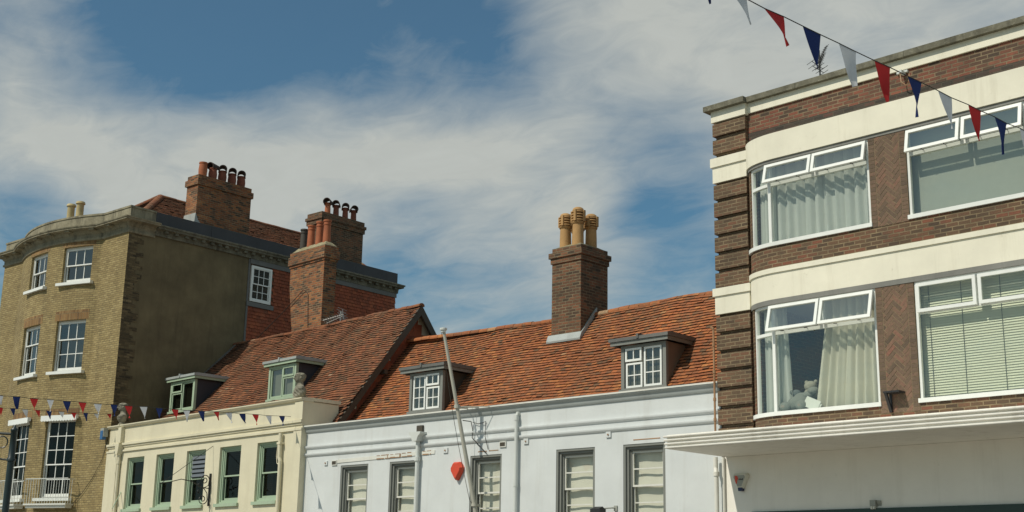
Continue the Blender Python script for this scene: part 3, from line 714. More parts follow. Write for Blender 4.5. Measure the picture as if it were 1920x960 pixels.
# chimneys
C = chimney(T, -1.3, -.62, 3.0, 5.38, 13.5, 15.62, [(.06, 15.58, 15.8), (.0, 15.8, 15.97)], M['brick_red'], .05)
for k, y in enumerate((3.38, 3.82, 4.25, 4.69, 5.11)):
    p = pot_barrel(C, -.95, y, 16.0, .44 if k else .56, .142, M['terracotta'] if k == 0 else M['terracotta_dark'])
    if k: hood(p, -.95, y, 16.4, .155, .46, radians(112 if k == 1 else 146), M['hood'])
fl = MB(); fl.prism_x([(2.9, 13.9), (3.5, 13.9), (3.1, 14.25), (2.98, 14.5), (2.95, 14.2)], -1.32, -.6); fl.build('flashing', M['lead_pale'], C)
D = chimney(T, -1.45, -.62, 8.85, 11.05, 13.4, 15.45, [(.05, 15.42, 15.6), (.09, 15.6, 15.72), (.03, 15.72, 15.9)], M['brick_weathered'], .05)
for k, y in enumerate((9.42, 9.86, 10.35, 10.8)):
    p = pot_plain(D, -.98, y, 15.93, .5, .12, M['terracotta_dark'] if k else M['terracotta'], 16)
    hood(p, -.98, y, 16.37, .155, .44, radians(125 + 8 * k), M['hood'])
E2 = chimney(T, -7.4, -5.5, 1.35, 1.75, 13.4, 14.9, [], M['brick_weathered'], .06)
for x, h in ((-6.76, .62), (-6.1, .6)):
    mb = MB(); r = .14; z = 14.96
    mb.lathe([(r, z - .06), (r * .97, z + h * .8), (r * 1.03, z + h * .83), (r * 1.28, z + h * .86), (r * 1.25, z + h * .93), (r * 1.1, z + h), (r * .8, z + h), (r * .75, z + h * .6)], (x, 1.55), 20); mb.build('chimney_pot', M['pot_pale'], E2, smooth=True)

# ------------------------------------------------------------------ cream building with the steep tiled roof
Y = thing('cream_building', 'cream painted low building with green sash windows and a steep brown tiled roof', 'building', FY.w(0, 0), FY.a)
ywin = [(-9.52, -8.44), (-7.68, -6.61), (-5.88, -4.81), (-4.04, -2.93), (-2.11, -1.03)]
b = MB(); b.wall(flat, -10.9, 0, 0, 6.36, [(a, c, 3.74, 5.37) for a, c in ywin], .12)
b.prism_x([(.001, 0), (1.15, 0), (1.15, 6.36), (.001, 6.36)], -.1, -.001)
b.box(-10.9, -.1, .24, .26, 5.6, 6.36); b.prism_x([(1.15, 0), (6.6, 0), (6.6, 5.85), (3.83, 9.45), (1.15, 5.9)], -.26, -.06)
b.box(-10.9, -.1, 6.4, 6.6, 0, 5.8)
b.build('wall', M['cream'], Y)
b = MB(); b.box(-10.9, .02, -.07, -.002, 5.79, 5.86); b.box(-10.9, .02, -.03, -.002, 5.73, 5.788); b.build('string_course', M['cream'], Y)
b = MB(); b.box(-10.9, .02, -.05, -.002, 5.585, 5.645); b.build('string_course', M['cream'], Y)
b = MB(); b.prism_x([(.3, 6.36), (-.02, 6.36), (-.06, 6.37), (-.1, 6.42), (-.1, 6.45), (.3, 6.475)][::-1], -10.9, .02); b.box(-.3, .03, .3, 1.2, 6.38, 6.47); b.build('parapet_coping', M['cream'], Y)
b = MB(); b.box(-.36, .012, -.035, -.002, 0, 5.58); b.build('pilaster', M['cream'], Y)
b = MB(); b.box(-.36, .012, -.035, -.002, 5.87, 6.355); b.build('pilaster', M['cream'], Y)
b = MB(); b.box(-10.9, -10.2, -.03, -.002, 0, 5.58); b.build('pilaster', M['cream'], Y)
for k, (a, c) in enumerate(ywin):
    w = c - a; h = 1.6
    win = sash_window(Y, ((a + c) / 2, 0, 3.77), 0, w, h, .07, [(.055, .03), (.045, .03)], M['green'], M['green'], M['glass_dark'], 1, 1, 1, .485, st=.035, top=.04, bot=.06, meet=.04, sill=(M['green'], .05, .09, .07))
    if k == 2:
        lv = MB()
        for q in range(5):
            z = .83 + q * .128; lv.prism_x([(.082, z), (.09, z - .008), (.135, z + .09), (.127, z + .1)], -w / 2 + .17, w / 2 - .17)
        lv.build('louvre', M['louvre'], win)
b = MB(); b.tube([(-9.95, -.07, 5.48), (-9.95, -.07, 0)], .05, 12); b.prism_y([(-10.08, 5.82), (-10.02, 5.5), (-9.88, 5.5), (-9.82, 5.82)], -.19, -.005); b.tube([(-10.12, -.05, 5.5), (-10.12, -.05, 0)], .03, 8)
for z in (1.9, 3.6, 5.2): b.tube([(-9.95, -.07, z), (-9.95, -.07, z + .1)], .065, 12)
b.box(-10.06, -9.86, -.13, -.003, 5.865, 6.36)
b.build('downpipe', M['cream'], Y)
b = MB(); b.tube([(-.87, -.09, 5.55), (-.87, -.09, 4.9), (-.83, -.08, 4.8), (-.83, -.08, 0)], .055, 12); b.box(-.95, -.79, -.15, -.004, 5.25, 5.31); b.tube([(-1.0, -.07, 5.3), (-1.02, -.08, 4.95), (-.95, -.1, 4.75), (-.85, -.1, 4.7)], .012, 6)
b.build('downpipe', M['cream'], Y)
# an old roof: steeper at the gable than at the far end, so a ruled surface
WY, LY = 11.45, 5.0
def yroof(u, s):
    t = u / WY; f = s / LY; e = Vector((-11.25 + u, .9, 6.1 - .36 * t)); r = Vector((-11.3 + u * 1.0045, 4.66 - .87 * t, 9.88 - .3 * t)); return e.lerp(r, f)
NY = Vector((0, -1.2, 1)).normalized()
sag = lambda u, s: .02 * sin(u * 1.7 + s) + .014 * sin(u * 4.1 - s * 2) - .03 * sin(pi * min(1, u / 9))
b = MB(); sYd = Vector((0, 1, 1.2)).normalized()
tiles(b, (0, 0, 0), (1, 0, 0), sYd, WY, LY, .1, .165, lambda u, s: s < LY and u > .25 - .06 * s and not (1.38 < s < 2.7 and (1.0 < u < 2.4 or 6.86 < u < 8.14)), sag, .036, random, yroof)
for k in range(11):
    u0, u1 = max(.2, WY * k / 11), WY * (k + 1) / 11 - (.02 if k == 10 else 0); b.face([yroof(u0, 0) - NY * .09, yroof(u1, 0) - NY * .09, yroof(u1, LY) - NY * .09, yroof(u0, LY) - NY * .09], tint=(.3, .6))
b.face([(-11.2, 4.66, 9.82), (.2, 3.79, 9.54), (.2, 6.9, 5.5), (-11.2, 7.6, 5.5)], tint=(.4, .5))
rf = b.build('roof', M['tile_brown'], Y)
ridge_tiles(rf, (-11.25, 4.66, 9.87), (.23, 3.78, 9.57), M['tile_brown'], .095, None, lambda t: -.025 * sin(pi * t) + .01 * sin(t * 31))
b = MB()
for y0, z0, y1, z1 in ((.93, 5.78, 3.78, 9.56), (6.7, 5.7, 3.78, 9.56)):
    poly = [(y0, z0 - .26), (y0, z0), (y1, z1), (y1, z1 - .3)]; b.prism_x(poly if y0 > y1 else poly[::-1], .12, .215)
b.box(-.0, .24, 2.5, 2.6, 7.38, 7.5)
b.build('bargeboard', M['dark_trim'], Y)  # dark verge board, deepened; its colour also gives the shadow band below
b = MB(); tiles(b, (-.052, 1.15, 5.95), (0, 1, 0), (0, 0, 1), 5.4, 3.5, .3, .32, lambda u, s: s + .2 < 3.5 - abs(u - 2.65) * 1.33, lift=.01); b.build('gable_tiles', M['tile_hung'], Y)
lay = lambda a, c, z0, z1, flip: ([(a, a + (c - a) * .47, z1 - .3, z1, 1, 1, -.03), (a, a + (c - a) * .47, z0, z1 - .31, 1, 1, -.005), (a + (c - a) * .5, c, z0, z1, 1, 1, 0)] if not flip else [(a, a + (c - a) * .5, z0, z1, 1, 1, 0), (a + (c - a) * .53, c, z1 - .3, z1, 1, 1, -.03), (a + (c - a) * .53, c, z0, z1 - .31, 1, 1, -.005)])
d1 = dormer(Y, -10.33, -8.81, 1.79, 7.03, 8.05, 2.95, M['slate'], M['green'], M['lead_pale'], M['green'], lay(-10.23, -8.91, 7.1, 7.98, False), M['green'], M['glass_dark'], side=.18)
d2 = dormer(Y, -4.47, -3.06, 1.79, 6.93, 7.96, 2.72, M['slate'], M['green'], M['lead_pale'], M['green'], lay(-4.37, -3.16, 7.0, 7.89, True), M['green'], M['glass_grey'], side=.18, inside='reflection_screen')
for dm, x, pts in ((d1, -8.8, [(1.88, 7.02), (1.95, 6.98), (3.0, 8.12), (2.95, 8.16)]), (d2, -3.05, [(1.88, 6.98), (1.95, 6.94), (2.78, 8.02), (2.72, 8.04)])):
    f = MB(); f.prism_x(pts[::-1], x, x + .05); f.build('flashing', M['lead_pale'], dm)
f = MB(); f.prism_x([(1.0, 6.24), (1.05, 6.2), (4.66, 9.87), (4.66, 9.93)], -11.14, -11.03); f.build('flashing', M['lead'], Y)
A = chimney(Y, -7.62, -5.67, 4.4, 4.9, 8.6, 12.12, [(.03, 12.02, 12.1), (.07, 12.1, 12.38), (.03, 12.38, 12.54)], M['brick_red'], .18, taper=(11.35, .5))
for k, (x, h) in enumerate(((-7.29, .74), (-6.87, .8), (-6.38, .84), (-5.96, .82))):
    pot_plain(A, x, 4.65, 12.66, h, .13, M['pot_grey'] if k == 0 else M['terracotta'])

# ------------------------------------------------------------------ white building
W = thing('white_building', 'long grey white painted building with an orange tiled roof and two dormers', 'building', FW.w(0, 0), FW.a)
wwin = [(-11.7, -10.62), (-9.81, -8.81), (-7.0, -5.99), (-4.34, -3.24), (-2.47, -1.38)]
WT = 4.585
b = MB(); b.wall(flat, -13.36, -.0, 0, 5.5, [(a, c, 2.88, WT) for a, c in wwin], .1)
b.box(-13.36, 0, .28, .3, 4.6, 5.6); b.prism_x([(.3, 0), (7.0, 0), (7.0, 5.0), (3.4, 8.36), (1.1, 5.5), (.3, 5.5)], -.3, -.02); b.box(-13.2, -.3, 6.8, 7.0, 0, 5.0); b.box(-13.36, 0, .3, 1.1, 5.3, 5.4)
b.build('wall', M['white_wall'], W)
b = MB(); b.prism_x([(.3, 5.5), (-.002, 5.5), (-.03, 5.51), (-.045, 5.54), (-.06, 5.6), (-.11, 5.64), (-.11, 5.66), (.3, 5.66)][::-1], -13.38, -.0); b.build('gutter_moulding', M['grey_cove_shade'], W)
b = MB(); b.prism_x([(-.125, 5.66), (-.125, 5.695), (.3, 5.7), (.3, 5.662)][::-1], -13.39, .0); b.build('coping', M['white_old'], W)
for z in (5.1, 4.905):
    b = MB(); b.prism_x([(0.001, z - .03), (-.025, z - .02), (-.045, z + .01), (-.05, z + .03), (-.05, z + .055), (0.001, z + .065)][::-1], -13.36, -.0); b.build('string_course', M['white_wall'], W)
for k, (a, c) in enumerate(wwin):
    w = c - a; h = WT - 2.88
    win = sash_window(W, ((a + c) / 2, 0, 2.88), 0, w, h, .012, [(.05, .045), (.05, .05), (.035, .03)], M['grey_trim'], M['white_old'], M['glass'], 1, 2, 2, .5, st=.03, bar=.026, top=.04, bot=.05, meet=.04, sill=(M['grey_trim'], .06, .09, .08))
# rusty lintel beam and plates
b = MB(); b.prism_y([(-11.84, 4.655), (-8.2, 4.70), (-8.2, 4.79), (-11.84, 4.745)], -.016, -.001); b.build('lintel_beam', M['white_old'], W)
b = MB()
for x0, x1, zo in ((-10.3, -9.0, 0), (-8.62, -8.28, 0)):
    x = x0
    while x < x1:
        e = min(x1, x + random.uniform(.08, .3)); z = 4.655 + (x + 11.84) / 3.64 * .045
        b.box(x, e - random.uniform(0, .05), -.021, -.0165, z - .004, z + random.uniform(.012, .03)); b.box(x, e - random.uniform(0, .08), -.0205, -.0165, z + .08, z + .09 + random.uniform(0, .012)); x = e
for x in (-9.9, -9.45, -9.42): b.box(x, x + .02, -.0215, -.017, 4.68, 4.77)
for x, z, L in ((-6.75, 4.66, .28), (-6.4, 4.665, .3), (-2.2, 4.66, .7)): b.box(x, x + L, -.006, -.001, z, z + .02)
b.build('rust_streaks', M['rust'], W)
for x, z, w, h in ((-12.36, 4.62, .13, .11), (-7.9, 4.7, .15, .12), (-5.3, 4.76, .14, .12), (-2.92, 4.76, .13, .12)):
    b = MB(); b.box(x, x + w, -.03, -.001, z, z + h); o = b.build('tie_plate', M['white_wall'], W)
    q = MB(); q.tube([(x + w / 2, -.028, z + h / 2), (x + w / 2, -.05, z + h / 2)], .018, 8); q.build('bolt', M['rust'], o)
for x, z in ((-12.05, 4.6), (-6.05, 4.73)):
    b = MB(); b.box(x, x + .2, -.03, -.001, z, z + .13); o = b.build('air_brick', M['white_old'], W)
    q = MB(); q.box(x + .02, x + .18, -.0315, -.0301, z + .02, z + .11)
    for i in range(4):
        for j in range(2): q.box(x + .025 + i * .042, x + .048 + i * .042, -.034, -.031, z + .025 + j * .05, z + .05 + j * .05)
    q.build('vent_holes', M['dark_trim'], o)  # dark blocks for the vent holes; their shade is put into the colour
# pipes
b = MB(); b.tube([(-8.72, -.09, 5.08), (-8.72, -.09, 0)], .05, 14)
b.prism_y([(-8.92, 5.24), (-8.92, 5.2), (-8.83, 5.12), (-8.8, 5.02), (-8.64, 5.02), (-8.61, 5.12), (-8.52, 5.2), (-8.52, 5.24)], -.22, -.004)
for z in (1.2, 2.9, 4.55): b.tube([(-8.72, -.09, z), (-8.72, -.09, z + .1)], .075, 12)
o = b.build('downpipe', M['pale_grey'], W)
q = MB(); q.box(-8.82, -8.62, -.06, -.003, 5.245, 5.41); q.build('outlet_hole', M['dark_trim'], o)
b = MB(); b.tube([(-5.47, .05, 5.46), (-5.47, -.06, 5.46), (-5.47, -.085, 5.42), (-5.47, -.085, 0)], .042, 14)
for z in (.4, 2.1, 3.82, 5.3): b.tube([(-5.47, -.085, z), (-5.47, -.085, z + .09)], .053, 12)
b.build('downpipe', M['pale_grey'], W)
# roof
sW = Vector((0, 1, 1.24)).normalized(); LW = hypot(2.5, 3.1)
sagw = lambda u, s: .05 * cos((u - 13.2) / 13.2 * pi * 1.0) * s / LW + .02 * sin(u * 1.1 + s * .8) + .012 * sin(u * 3.3 - s * 1.7) - .02
b = MB(); OW = (-13.36, .9, 5.35)
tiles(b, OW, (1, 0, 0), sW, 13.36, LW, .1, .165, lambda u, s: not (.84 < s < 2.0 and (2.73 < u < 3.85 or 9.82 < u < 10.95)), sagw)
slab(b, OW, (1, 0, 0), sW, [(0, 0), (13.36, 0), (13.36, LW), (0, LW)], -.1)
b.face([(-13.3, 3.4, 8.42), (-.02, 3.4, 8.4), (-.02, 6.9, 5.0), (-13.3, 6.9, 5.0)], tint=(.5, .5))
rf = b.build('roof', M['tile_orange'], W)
ridge_tiles(rf, (-13.36, 3.4, 8.47), (-.02, 3.4, 8.45), M['tile_orange'], .11, None, lambda t: .04 * cos(2 * pi * t) - .03 + .012 * sin(t * 23))
B = chimney(W, -7.0, -6.03, 2.8, 3.87, 6.6, 9.84, [(.03, 9.72, 9.86), (.07, 9.86, 10.0), (.0, 10.0, 10.13)], M['brick_weathered'], .09)
f = MB(); f.prism_x([(2.71, 7.69), (2.72, 7.645), (2.85, 7.8), (2.79, 7.86), (2.78, 7.85)][::-1], -7.1, -5.98); f.prism_x([(2.76, 7.6), (3.4, 8.4), (3.4, 8.56), (2.79, 7.84)][::-1], -6.032, -5.99); f.build('flashing', M['lead_pale'], B)
for x, y, h in ((-6.78, 3.06, .9), (-6.33, 3.03, .98), (-6.3, 3.52, .9), (-6.78, 3.54, .88)): pot_louvre(B, x, y, 10.18, h, .15, M['pot_tan'])
dl = [(-10.58, -10.12, 6.07, 6.97, 2, 3, 0), (-10.07, -9.59, 6.67, 6.97, 2, 1, -.03), (-10.07, -9.59, 6.07, 6.64, 2, 2, 0)]
dormer(W, -10.69, -9.46, 1.4, 6.0, 7.04, 2.25, M['dark_trim'], M['grey_trim'], M['lead'], M['grey_trim'], dl, M['white_frame'], M['glass_grey'], side=.25, eave=.16, inside='grey_backing')
dl = [(-3.49, -3.03, 6.63, 6.93, 2, 1, -.03), (-3.49, -3.03, 6.03, 6.6, 2, 2, 0), (-2.98, -2.49, 6.03, 6.93, 2, 3, 0)]
dormer(W, -3.6, -2.36, 1.4, 5.97, 7.0, 2.25, M['brown_cheek'], M['grey_trim'], M['lead'], M['grey_trim'], dl, M['white_frame'], M['glass_grey'], side=.22, eave=.16, inside='grey_backing')

# ------------------------------------------------------------------ brick building with the curved window bay (right)
R_ = thing('brick_building', 'dark red brick flat roofed building with cream bands and a rounded corner bay', 'building', FR.w(0, 0), FR.a)
# plan of the bay: straight front at y = -.3, quarter ellipse back to the pilaster
BX, BY, BA, BB = 1.70, .15, .87, .45
TAB = [(0.0, 0.0)]
for k in range(1, 201):
    t0, t1 = (k - 1) * pi / 400, k * pi / 400
    TAB.append((TAB[-1][0] + hypot(BA * (sin(t1) - sin(t0)), BB * (cos(t1) - cos(t0))), t1))
def bay(s, d):
    if s >= BX: return (s, BY - BB + d)
    L = BX - s; k = min(199, int(next((i for i, q in enumerate(TAB) if q[0] > L), 200)) - 1)
    a, c = TAB[k], TAB[k + 1]; t = a[1] + (c[1] - a[1]) * (L - a[0]) / (c[0] - a[0])
    n = Vector((-sin(t) / BA, -cos(t) / BB)).normalized()
    return (BX - BA * sin(t) - n.x * d, BY - BB * cos(t) - n.y * d)
S0 = BX - TAB[-1][0] + .002; UR = 10.4; SM = BX - .175; SG = BX - .74
ax = [S0 + (BX - S0) * k / 20 for k in range(21)]
Z1, Z2, Z3, Z4 = 8.19, 9.84, 4.9, 7.0
rh = [(SG, 3.74, Z1, Z2), (4.49, 6.72, Z1, Z2), (SG, 3.74, Z3, Z4), (4.49, 6.76, Z3, Z4)]
b = MB(); b.wall(bay, S0, UR, 4.4, 10.42, rh, .14, ax)
b.box(.02, .8, .3, 9.8, 0, 11.3); b.box(UR - .2, UR, .15, 9.8, 0, 11.3); b.box(.8, UR - .2, 9.6, 9.8, 0, 11.3)
b.build('brick_wall', M['brick_dark'], R_)
b = MB(); b.wall(lambda s, d: (s, .1 + d), .8, UR, 10.74, 11.3); b.build('brick_frieze', M['brick_frieze'], R_)
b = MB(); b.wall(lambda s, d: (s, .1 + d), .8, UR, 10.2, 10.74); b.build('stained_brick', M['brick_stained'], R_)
b = MB(); b.box(.9, UR - .2, .3, 9.6, 11.0, 11.1); b.box(.82, UR - .2, .3, 9.6, 7.2, 7.45); b.box(.82, UR - .2, .3, 9.6, 4.3, 4.44); b.box(1.36, UR - .2, -.2, .3, 7.2, 7.45); b.box(1.36, UR - .2, -.2, .3, 4.38, 4.44); b.box(1.36, UR - .2, -.2, .3, 10.1, 10.4); b.build('floor_slab', M['room'], R_)
b = MB(); b.box(.82, UR - .2, 3.6, 3.7, 4.4, 11.0); b.build('inner_wall', M['room'], R_)
b = MB(); b.box(.05, .8, .06, .3, 4.4, 11.1)
zz = [(11.09, 10.83), (10.74, 10.44)] + [(9.76 - .3725 * k, 9.76 - .3725 * k - .3) for k in range(6)] + [(6.985 - .3725 * k, 6.985 - .3725 * k - .3) for k in range(7)]
for a, c in zz: b.box(0, .82, 0, .6, c, a)
b.build('brick_pilaster', M['brick_sooty'], R_)
b = MB()
for z0, z1, z2 in ((10.34, 10.15, 9.81), (7.575, 7.416, 7.045)): b.box(-.045, .865, -.045, .6, z1, z0); b.box(-.01, .83, -.012, .6, z2, z1 - .002)
b.box(-.02, .84, -.02, .3, 11.135, 11.375); b.box(.84, UR, .06, .3, 11.16, 11.375)
def band(d0, z0, z1):
    b.mbox(bay, S0, BX, d0, .03, z0, z1, 24); b.mbox(bay, BX, UR, d0, .03, z0, z1, 1)
band(-.05, 9.9, 10.43); band(-.05, 7.605, 7.7); band(-.02, 7.09, 7.603)
b.mbox(bay, BX, UR, .03, .41, 10.38, 10.425, 1); b.prism_y([(.85, 10.38), (BX, 10.38), (BX, 10.425), (.85, 10.425)], -.05, .105)
b.build('cream_band', M['cream_band'], R_)
b = MB(); x = -.14
b.box(-.14, .87, -.13, .4, 11.377, 11.49)
x = .874
while x < UR: e = min(UR, x + 1.18); b.box(x, e - .006, -.03, .4, 11.377, 11.49 + random.uniform(-.004, .004)); x = e
b.build('coping', M['coping'], R_)
b = MB()
for z, h in ((9.835, .063), (6.995, .093)): b.mbox(bay, S0, BX, -.02, .04, z, z + h, 24); b.mbox(bay, BX, UR, -.02, .04, z, z + h, 1)
b.build('lead_flashing', M['lead_grey'], R_)
# herringbone piers
def clip(poly, x0, x1, z0, z1):
    for ax_, lim, sg in ((0, x0, 1), (0, x1, -1), (1, z0, 1), (1, z1, -1)):
        out = []
        for i in range(len(poly)):
            p, q = poly[i], poly[(i + 1) % len(poly)]; a, c = sg * (p[ax_] - lim), sg * (q[ax_] - lim)
            if a >= 0: out.append(p)
            if a * c < 0: t = a / (a - c); out.append((p[0] + (q[0] - p[0]) * t, p[1] + (q[1] - p[1]) * t))
        poly = out
        if len(poly) < 3: return None
    return poly
M['pier_brick'] = tile_mat('pier_brick', [(0, (.11, .08, .055)), (.4, (.18, .12, .08)), (.75, (.23, .135, .09)), (1, (.27, .125, .085))], amt=.2, lichen=(.15, .115, .08), gain=(.85, 1.1))
M['pier_mortar'] = plain_mat('pier_mortar', (.26, .2, .12), .95, var=.3)
PX = .24
for z0, z1 in ((8.12, 9.83), (4.72, 6.99)):
    b = MB(); b.box(3.74, 4.49, -.306, -.29, z0, z1); o = b.build('herringbone_pier', M['pier_mortar'], R_)
    b = MB(); z = z0
    while z < z1 - .01:
        for xa, xb in ((3.745, 3.865), (4.365, 4.485)):
            b.box(xa, xb, -.311, -.3055, z + .005, min(z1, z + .07), tint=(random.betavariate(2, 2) * .7, .5))
        z += .075
    bl, bw2 = .225, .075; c45 = sqrt(.5)
    for i in range(-40, 60):
        for j in range(-14, 15):
            for ox, oy, ww, hh in ((0, 0, bl, bw2), (bl, 0, bw2, bl)):
                px, py = i * bw2 + j * 2 * bl + ox, -i * bw2 + oy   # herringbone lattice before turning it by 45 degrees
                q = [(px + .005, py + .005), (px + ww - .005, py + .005), (px + ww - .005, py + hh - .005), (px + .005, py + hh - .005)]
                rt = [((a_ + b_) * c45 + 4.04, (b_ - a_) * c45 + z0 + 1) for a_, b_ in q]
                if max(p[1] for p in rt) < z0 or min(p[1] for p in rt) > z1 or max(p[0] for p in rt) < 3.87 or min(p[0] for p in rt) > 4.36: continue
                pl = clip(rt, 3.875, 4.355, z0 + .005, z1 - .005)
                if pl: b.prism_y(pl, -.3105 + random.uniform(-.002, .0025), -.3055, tint=(random.betavariate(2, 2), .5))
    b.build('herringbone_bricks', M['pier_brick'], o)
# windows of the brick building
def big_window(u0, u1, z0, z1, zt, mull, open_, curved, sash_rects, glass):
    b = MB(); f0, f1 = .02, .09
    def run(d0, d1, za, zb, e0, e1):
        if curved: b.mbox(bay, u0 - e0, BX, d0, d1, za, zb, 14); b.mbox(bay, BX, u1 + e1, d0, d1, za, zb)
        else: b.mbox(bay, u0 - e0, u1 + e1, d0, d1, za, zb)
    run(-.04, f1, z0 - .045, z0 + .03, .2 if curved else .015, .02); run(f0, f1, z1 - .05, z1, -.002, -.002)
    b.mbox(bay, u1 - .055, u1 - .002, f0, f1, z0 + .03, z1 - .05)
    b.mbox(bay, u0 + .002, u0 + .05, f0, f1, z0 + .03, z1 - .05)
    a = SM + .035 if curved else u0 + .05
    if curved: b.mbox(bay, SM - .035, SM + .035, f0, f1, z0 + .03, z1 - .05, 2)
    if curved: b.mbox(bay, u0 + .05, SM - .035, f0 - .005, f1, zt - .03, zt + .03, 8)
    b.mbox(bay, a, u1 - .055, f0 + .01, f1, zt - .025, zt + .04, 3)
    b.mbox(bay, mull - .03, mull + .03, f0 + .01, f1, zt + .04, z1 - .05)
    o = b.build('window', M['white_frame'], R_)
    p = MB(); e = .055
    P = lambda t, z: (*bay(t, e), z)
    ua = a
    segs = [(a, u1 - .055, z0 + .03, zt - .025)] if not curved else [(a, BX, z0 + .03, zt - .025), (BX, u1 - .055, z0 + .03, zt - .025)]
    if curved:
        for k in range(6):
            s_, t_ = u0 + .05 + (SM - .085 - u0) * k / 6, u0 + .05 + (SM - .085 - u0) * (k + 1) / 6
            segs += [(s_, t_, z0 + .03, zt - .03), (s_, t_, zt + .03, z1 - .05)]
    for s_, t_, c, d in segs: p.face([P(s_, c), P(t_, c), P(t_, d), P(s_, d)])
    p.build('pane', glass, o)
    for x0, x1 in sash_rects:
        h = z1 - .04 - zt; w = x1 - x0
        sx = MB(); rail_box(sx, 0, w, -h, 0, -.05, -.005, .06, .06, .06); so = sx.build('opening_sash', M['white_frame'], o, (x0, BY - BB + f0 - .004, z1 - .045))
        so.rotation_euler = (-radians(open_), 0, 0)
        q = MB(); q.face([(.05, -.025, -h + .05), (w - .05, -.025, -h + .05), (w - .05, -.025, -.05), (.05, -.025, -.05)]); qo = q.build('pane', M['glass_sky'] if open_ else glass, o, (x0, BY - BB + f0 - .004, z1 - .045)); qo.rotation_euler = (-radians(open_), 0, 0)
        if open_:
            st = MB()
            for xx in (x0 + .3, x1 - .3): st.tube([(xx, -.3 + f0, zt + .03), (xx + .03, -.3 - .13, zt - .0)], .008, 6)
            st.build('window_stay', M['black'], o)
    return o
big_window(SG, 3.74, Z1, Z2, 9.4, 2.55, 15, True, [(1.47, 2.53), (2.56, 3.7)], M['glass_clear'])
big_window(SG, 3.74, Z3, Z4, 6.43, 2.6, 15, True, [(1.47, 2.58), (2.61, 3.7)], M['glass_clear'])
big_window(4.49, 6.72, Z1, Z2, 9.36, 5.57, 13, False, [(4.52, 5.55), (5.59, 6.68)], M['glass_clear'])
big_window(4.49, 6.76, Z3, Z4, 6.44, 5.66, 0, False, [(4.54, 5.64), (5.68, 6.71)], M['glass_clear'])
# canopy and shop wall
b = MB(); b.prism_x([(.098, 4.195), (-1.755, 4.195), (-1.755, 4.455), (.098, 4.52)][::-1], .1, UR)
for k in range(4):
    z = 4.2 + k * .067; o_ = -1.754; q = k * .007
    b.prism_x([(o_, z), (o_ - .03 - q, z + .003), (o_ - .038 - q, z + .011), (o_ - .04 - q, z + .027), (o_ - .032 - q, z + .036), (o_, z + .039)], .1 - .03 - q, UR)
b.build('canopy', M['canopy'], R_)
b = MB(); b.wall(lambda s, d: (s, .1 + d), .03, UR, 0, 4.193, [(.72, UR - .3, .0, 3.11)], .12); b.build('shop_wall', M['white_shop'], R_)
b = MB(); b.box(.7, UR - .28, .05, .3, 2.9, 3.12); b.box(.72, .9, .12, .3, .0, 2.9); b.box(.9, UR - .3, .12, .3, 0, .6)
for k in range(5): x = .9 + k * 2.2; b.box(x, x + .08, .13, .28, .6, 2.9)
o = b.build('shopfront', M['shop_green'], R_)
b = MB(); b.face([(.9, .2, .6), (UR - .3, .2, .6), (UR - .3, .2, 2.9), (.9, .2, 2.9)]); b.build('pane', M['glass_dark'], o)
b = MB(); b.tube([(-.045, -.04, 6.75), (-.045, -.04, 4.53)], .022, 10)
for z in (4.9, 5.3, 5.85, 6.4): b.tube([(-.045, -.04, z), (-.045, -.04, z + .06)], .032, 10)
b.tube([(-.045, -.04, 6.75), (-.1, -.06, 6.8)], .028, 8); b.build('downpipe', M['rust'], R_)
b = MB(); b.tube([(-.06, -.03, 4.19), (-.06, -.03, 3.98), (-.02, -.07, 3.86), (-.02, -.07, 0)], .045, 12); b.tube([(-.02, -.07, 3.82), (-.02, -.07, 3.9)], .06, 12); b.tube([(.06, .06, 4.19), (.06, .06, 0)], .03, 10); b.build('downpipe', M['white_old'], R_)

# ------------------------------------------------------------------ bunting
PEN = {'r': ('red pennant', M['flag_r']), 'w': ('white pennant', M['flag_w']), 'b': ('navy blue pennant', M['flag_b'])}
def bunting(pts, ends, label, r, flutter):
    base = Vector(ends[0]); o = thing('bunting_string', label, 'bunting', base, 0, 'strings of triangular bunting')
    line = [Vector(ends[0])] + [Vector(q) for p in pts for q in (p[0], p[1])] + [Vector(ends[1])]
    mb = MB(); mb.tube([p - base + Vector((0, 0, .004)) for p in line], r, 6); mb.build('cord', M['rope'], o)
    for p in pts:
        L, Rr, t = (Vector(q) - base for q in p[:3]); lab, m = PEN[p[3]]
        nrm = (Rr - L).cross(t - L).normalized(); n = 6; rows = []
        ph = random.uniform(0, 6); am = flutter * random.uniform(.4, 1.2)
        for i in range(n + 1):
            f = i / n; a = L.lerp(t, f); c = Rr.lerp(t, f); k = 5
            rows.append([a.lerp(c, j / k) + nrm * (am * f * sin(ph + 2.2 * f + 2.5 * j / k)) for j in range(k + 1)])
        mb = MB(); mb.grid(rows); part_label(mb.build('pennant', m, o, smooth=True), lab)
    return o
bunting(STREET_STRING, STREET_STRING_ENDS, 'upper long string of pennants tied at the right end of the cream parapet', .006, .03)
bunting(CORNER_STRING, CORNER_STRING_ENDS, 'lower string of small pennants in front of the tall buff brick bow', .006, .03)
bunting(NEAR_STRING, NEAR_STRING_ENDS, 'near string of large pennants against the sky and the dark brick building', .0035, .022)

# ------------------------------------------------------------------ things on the buildings
def on(fr, u, d, z): return fr.w(u, d, z)
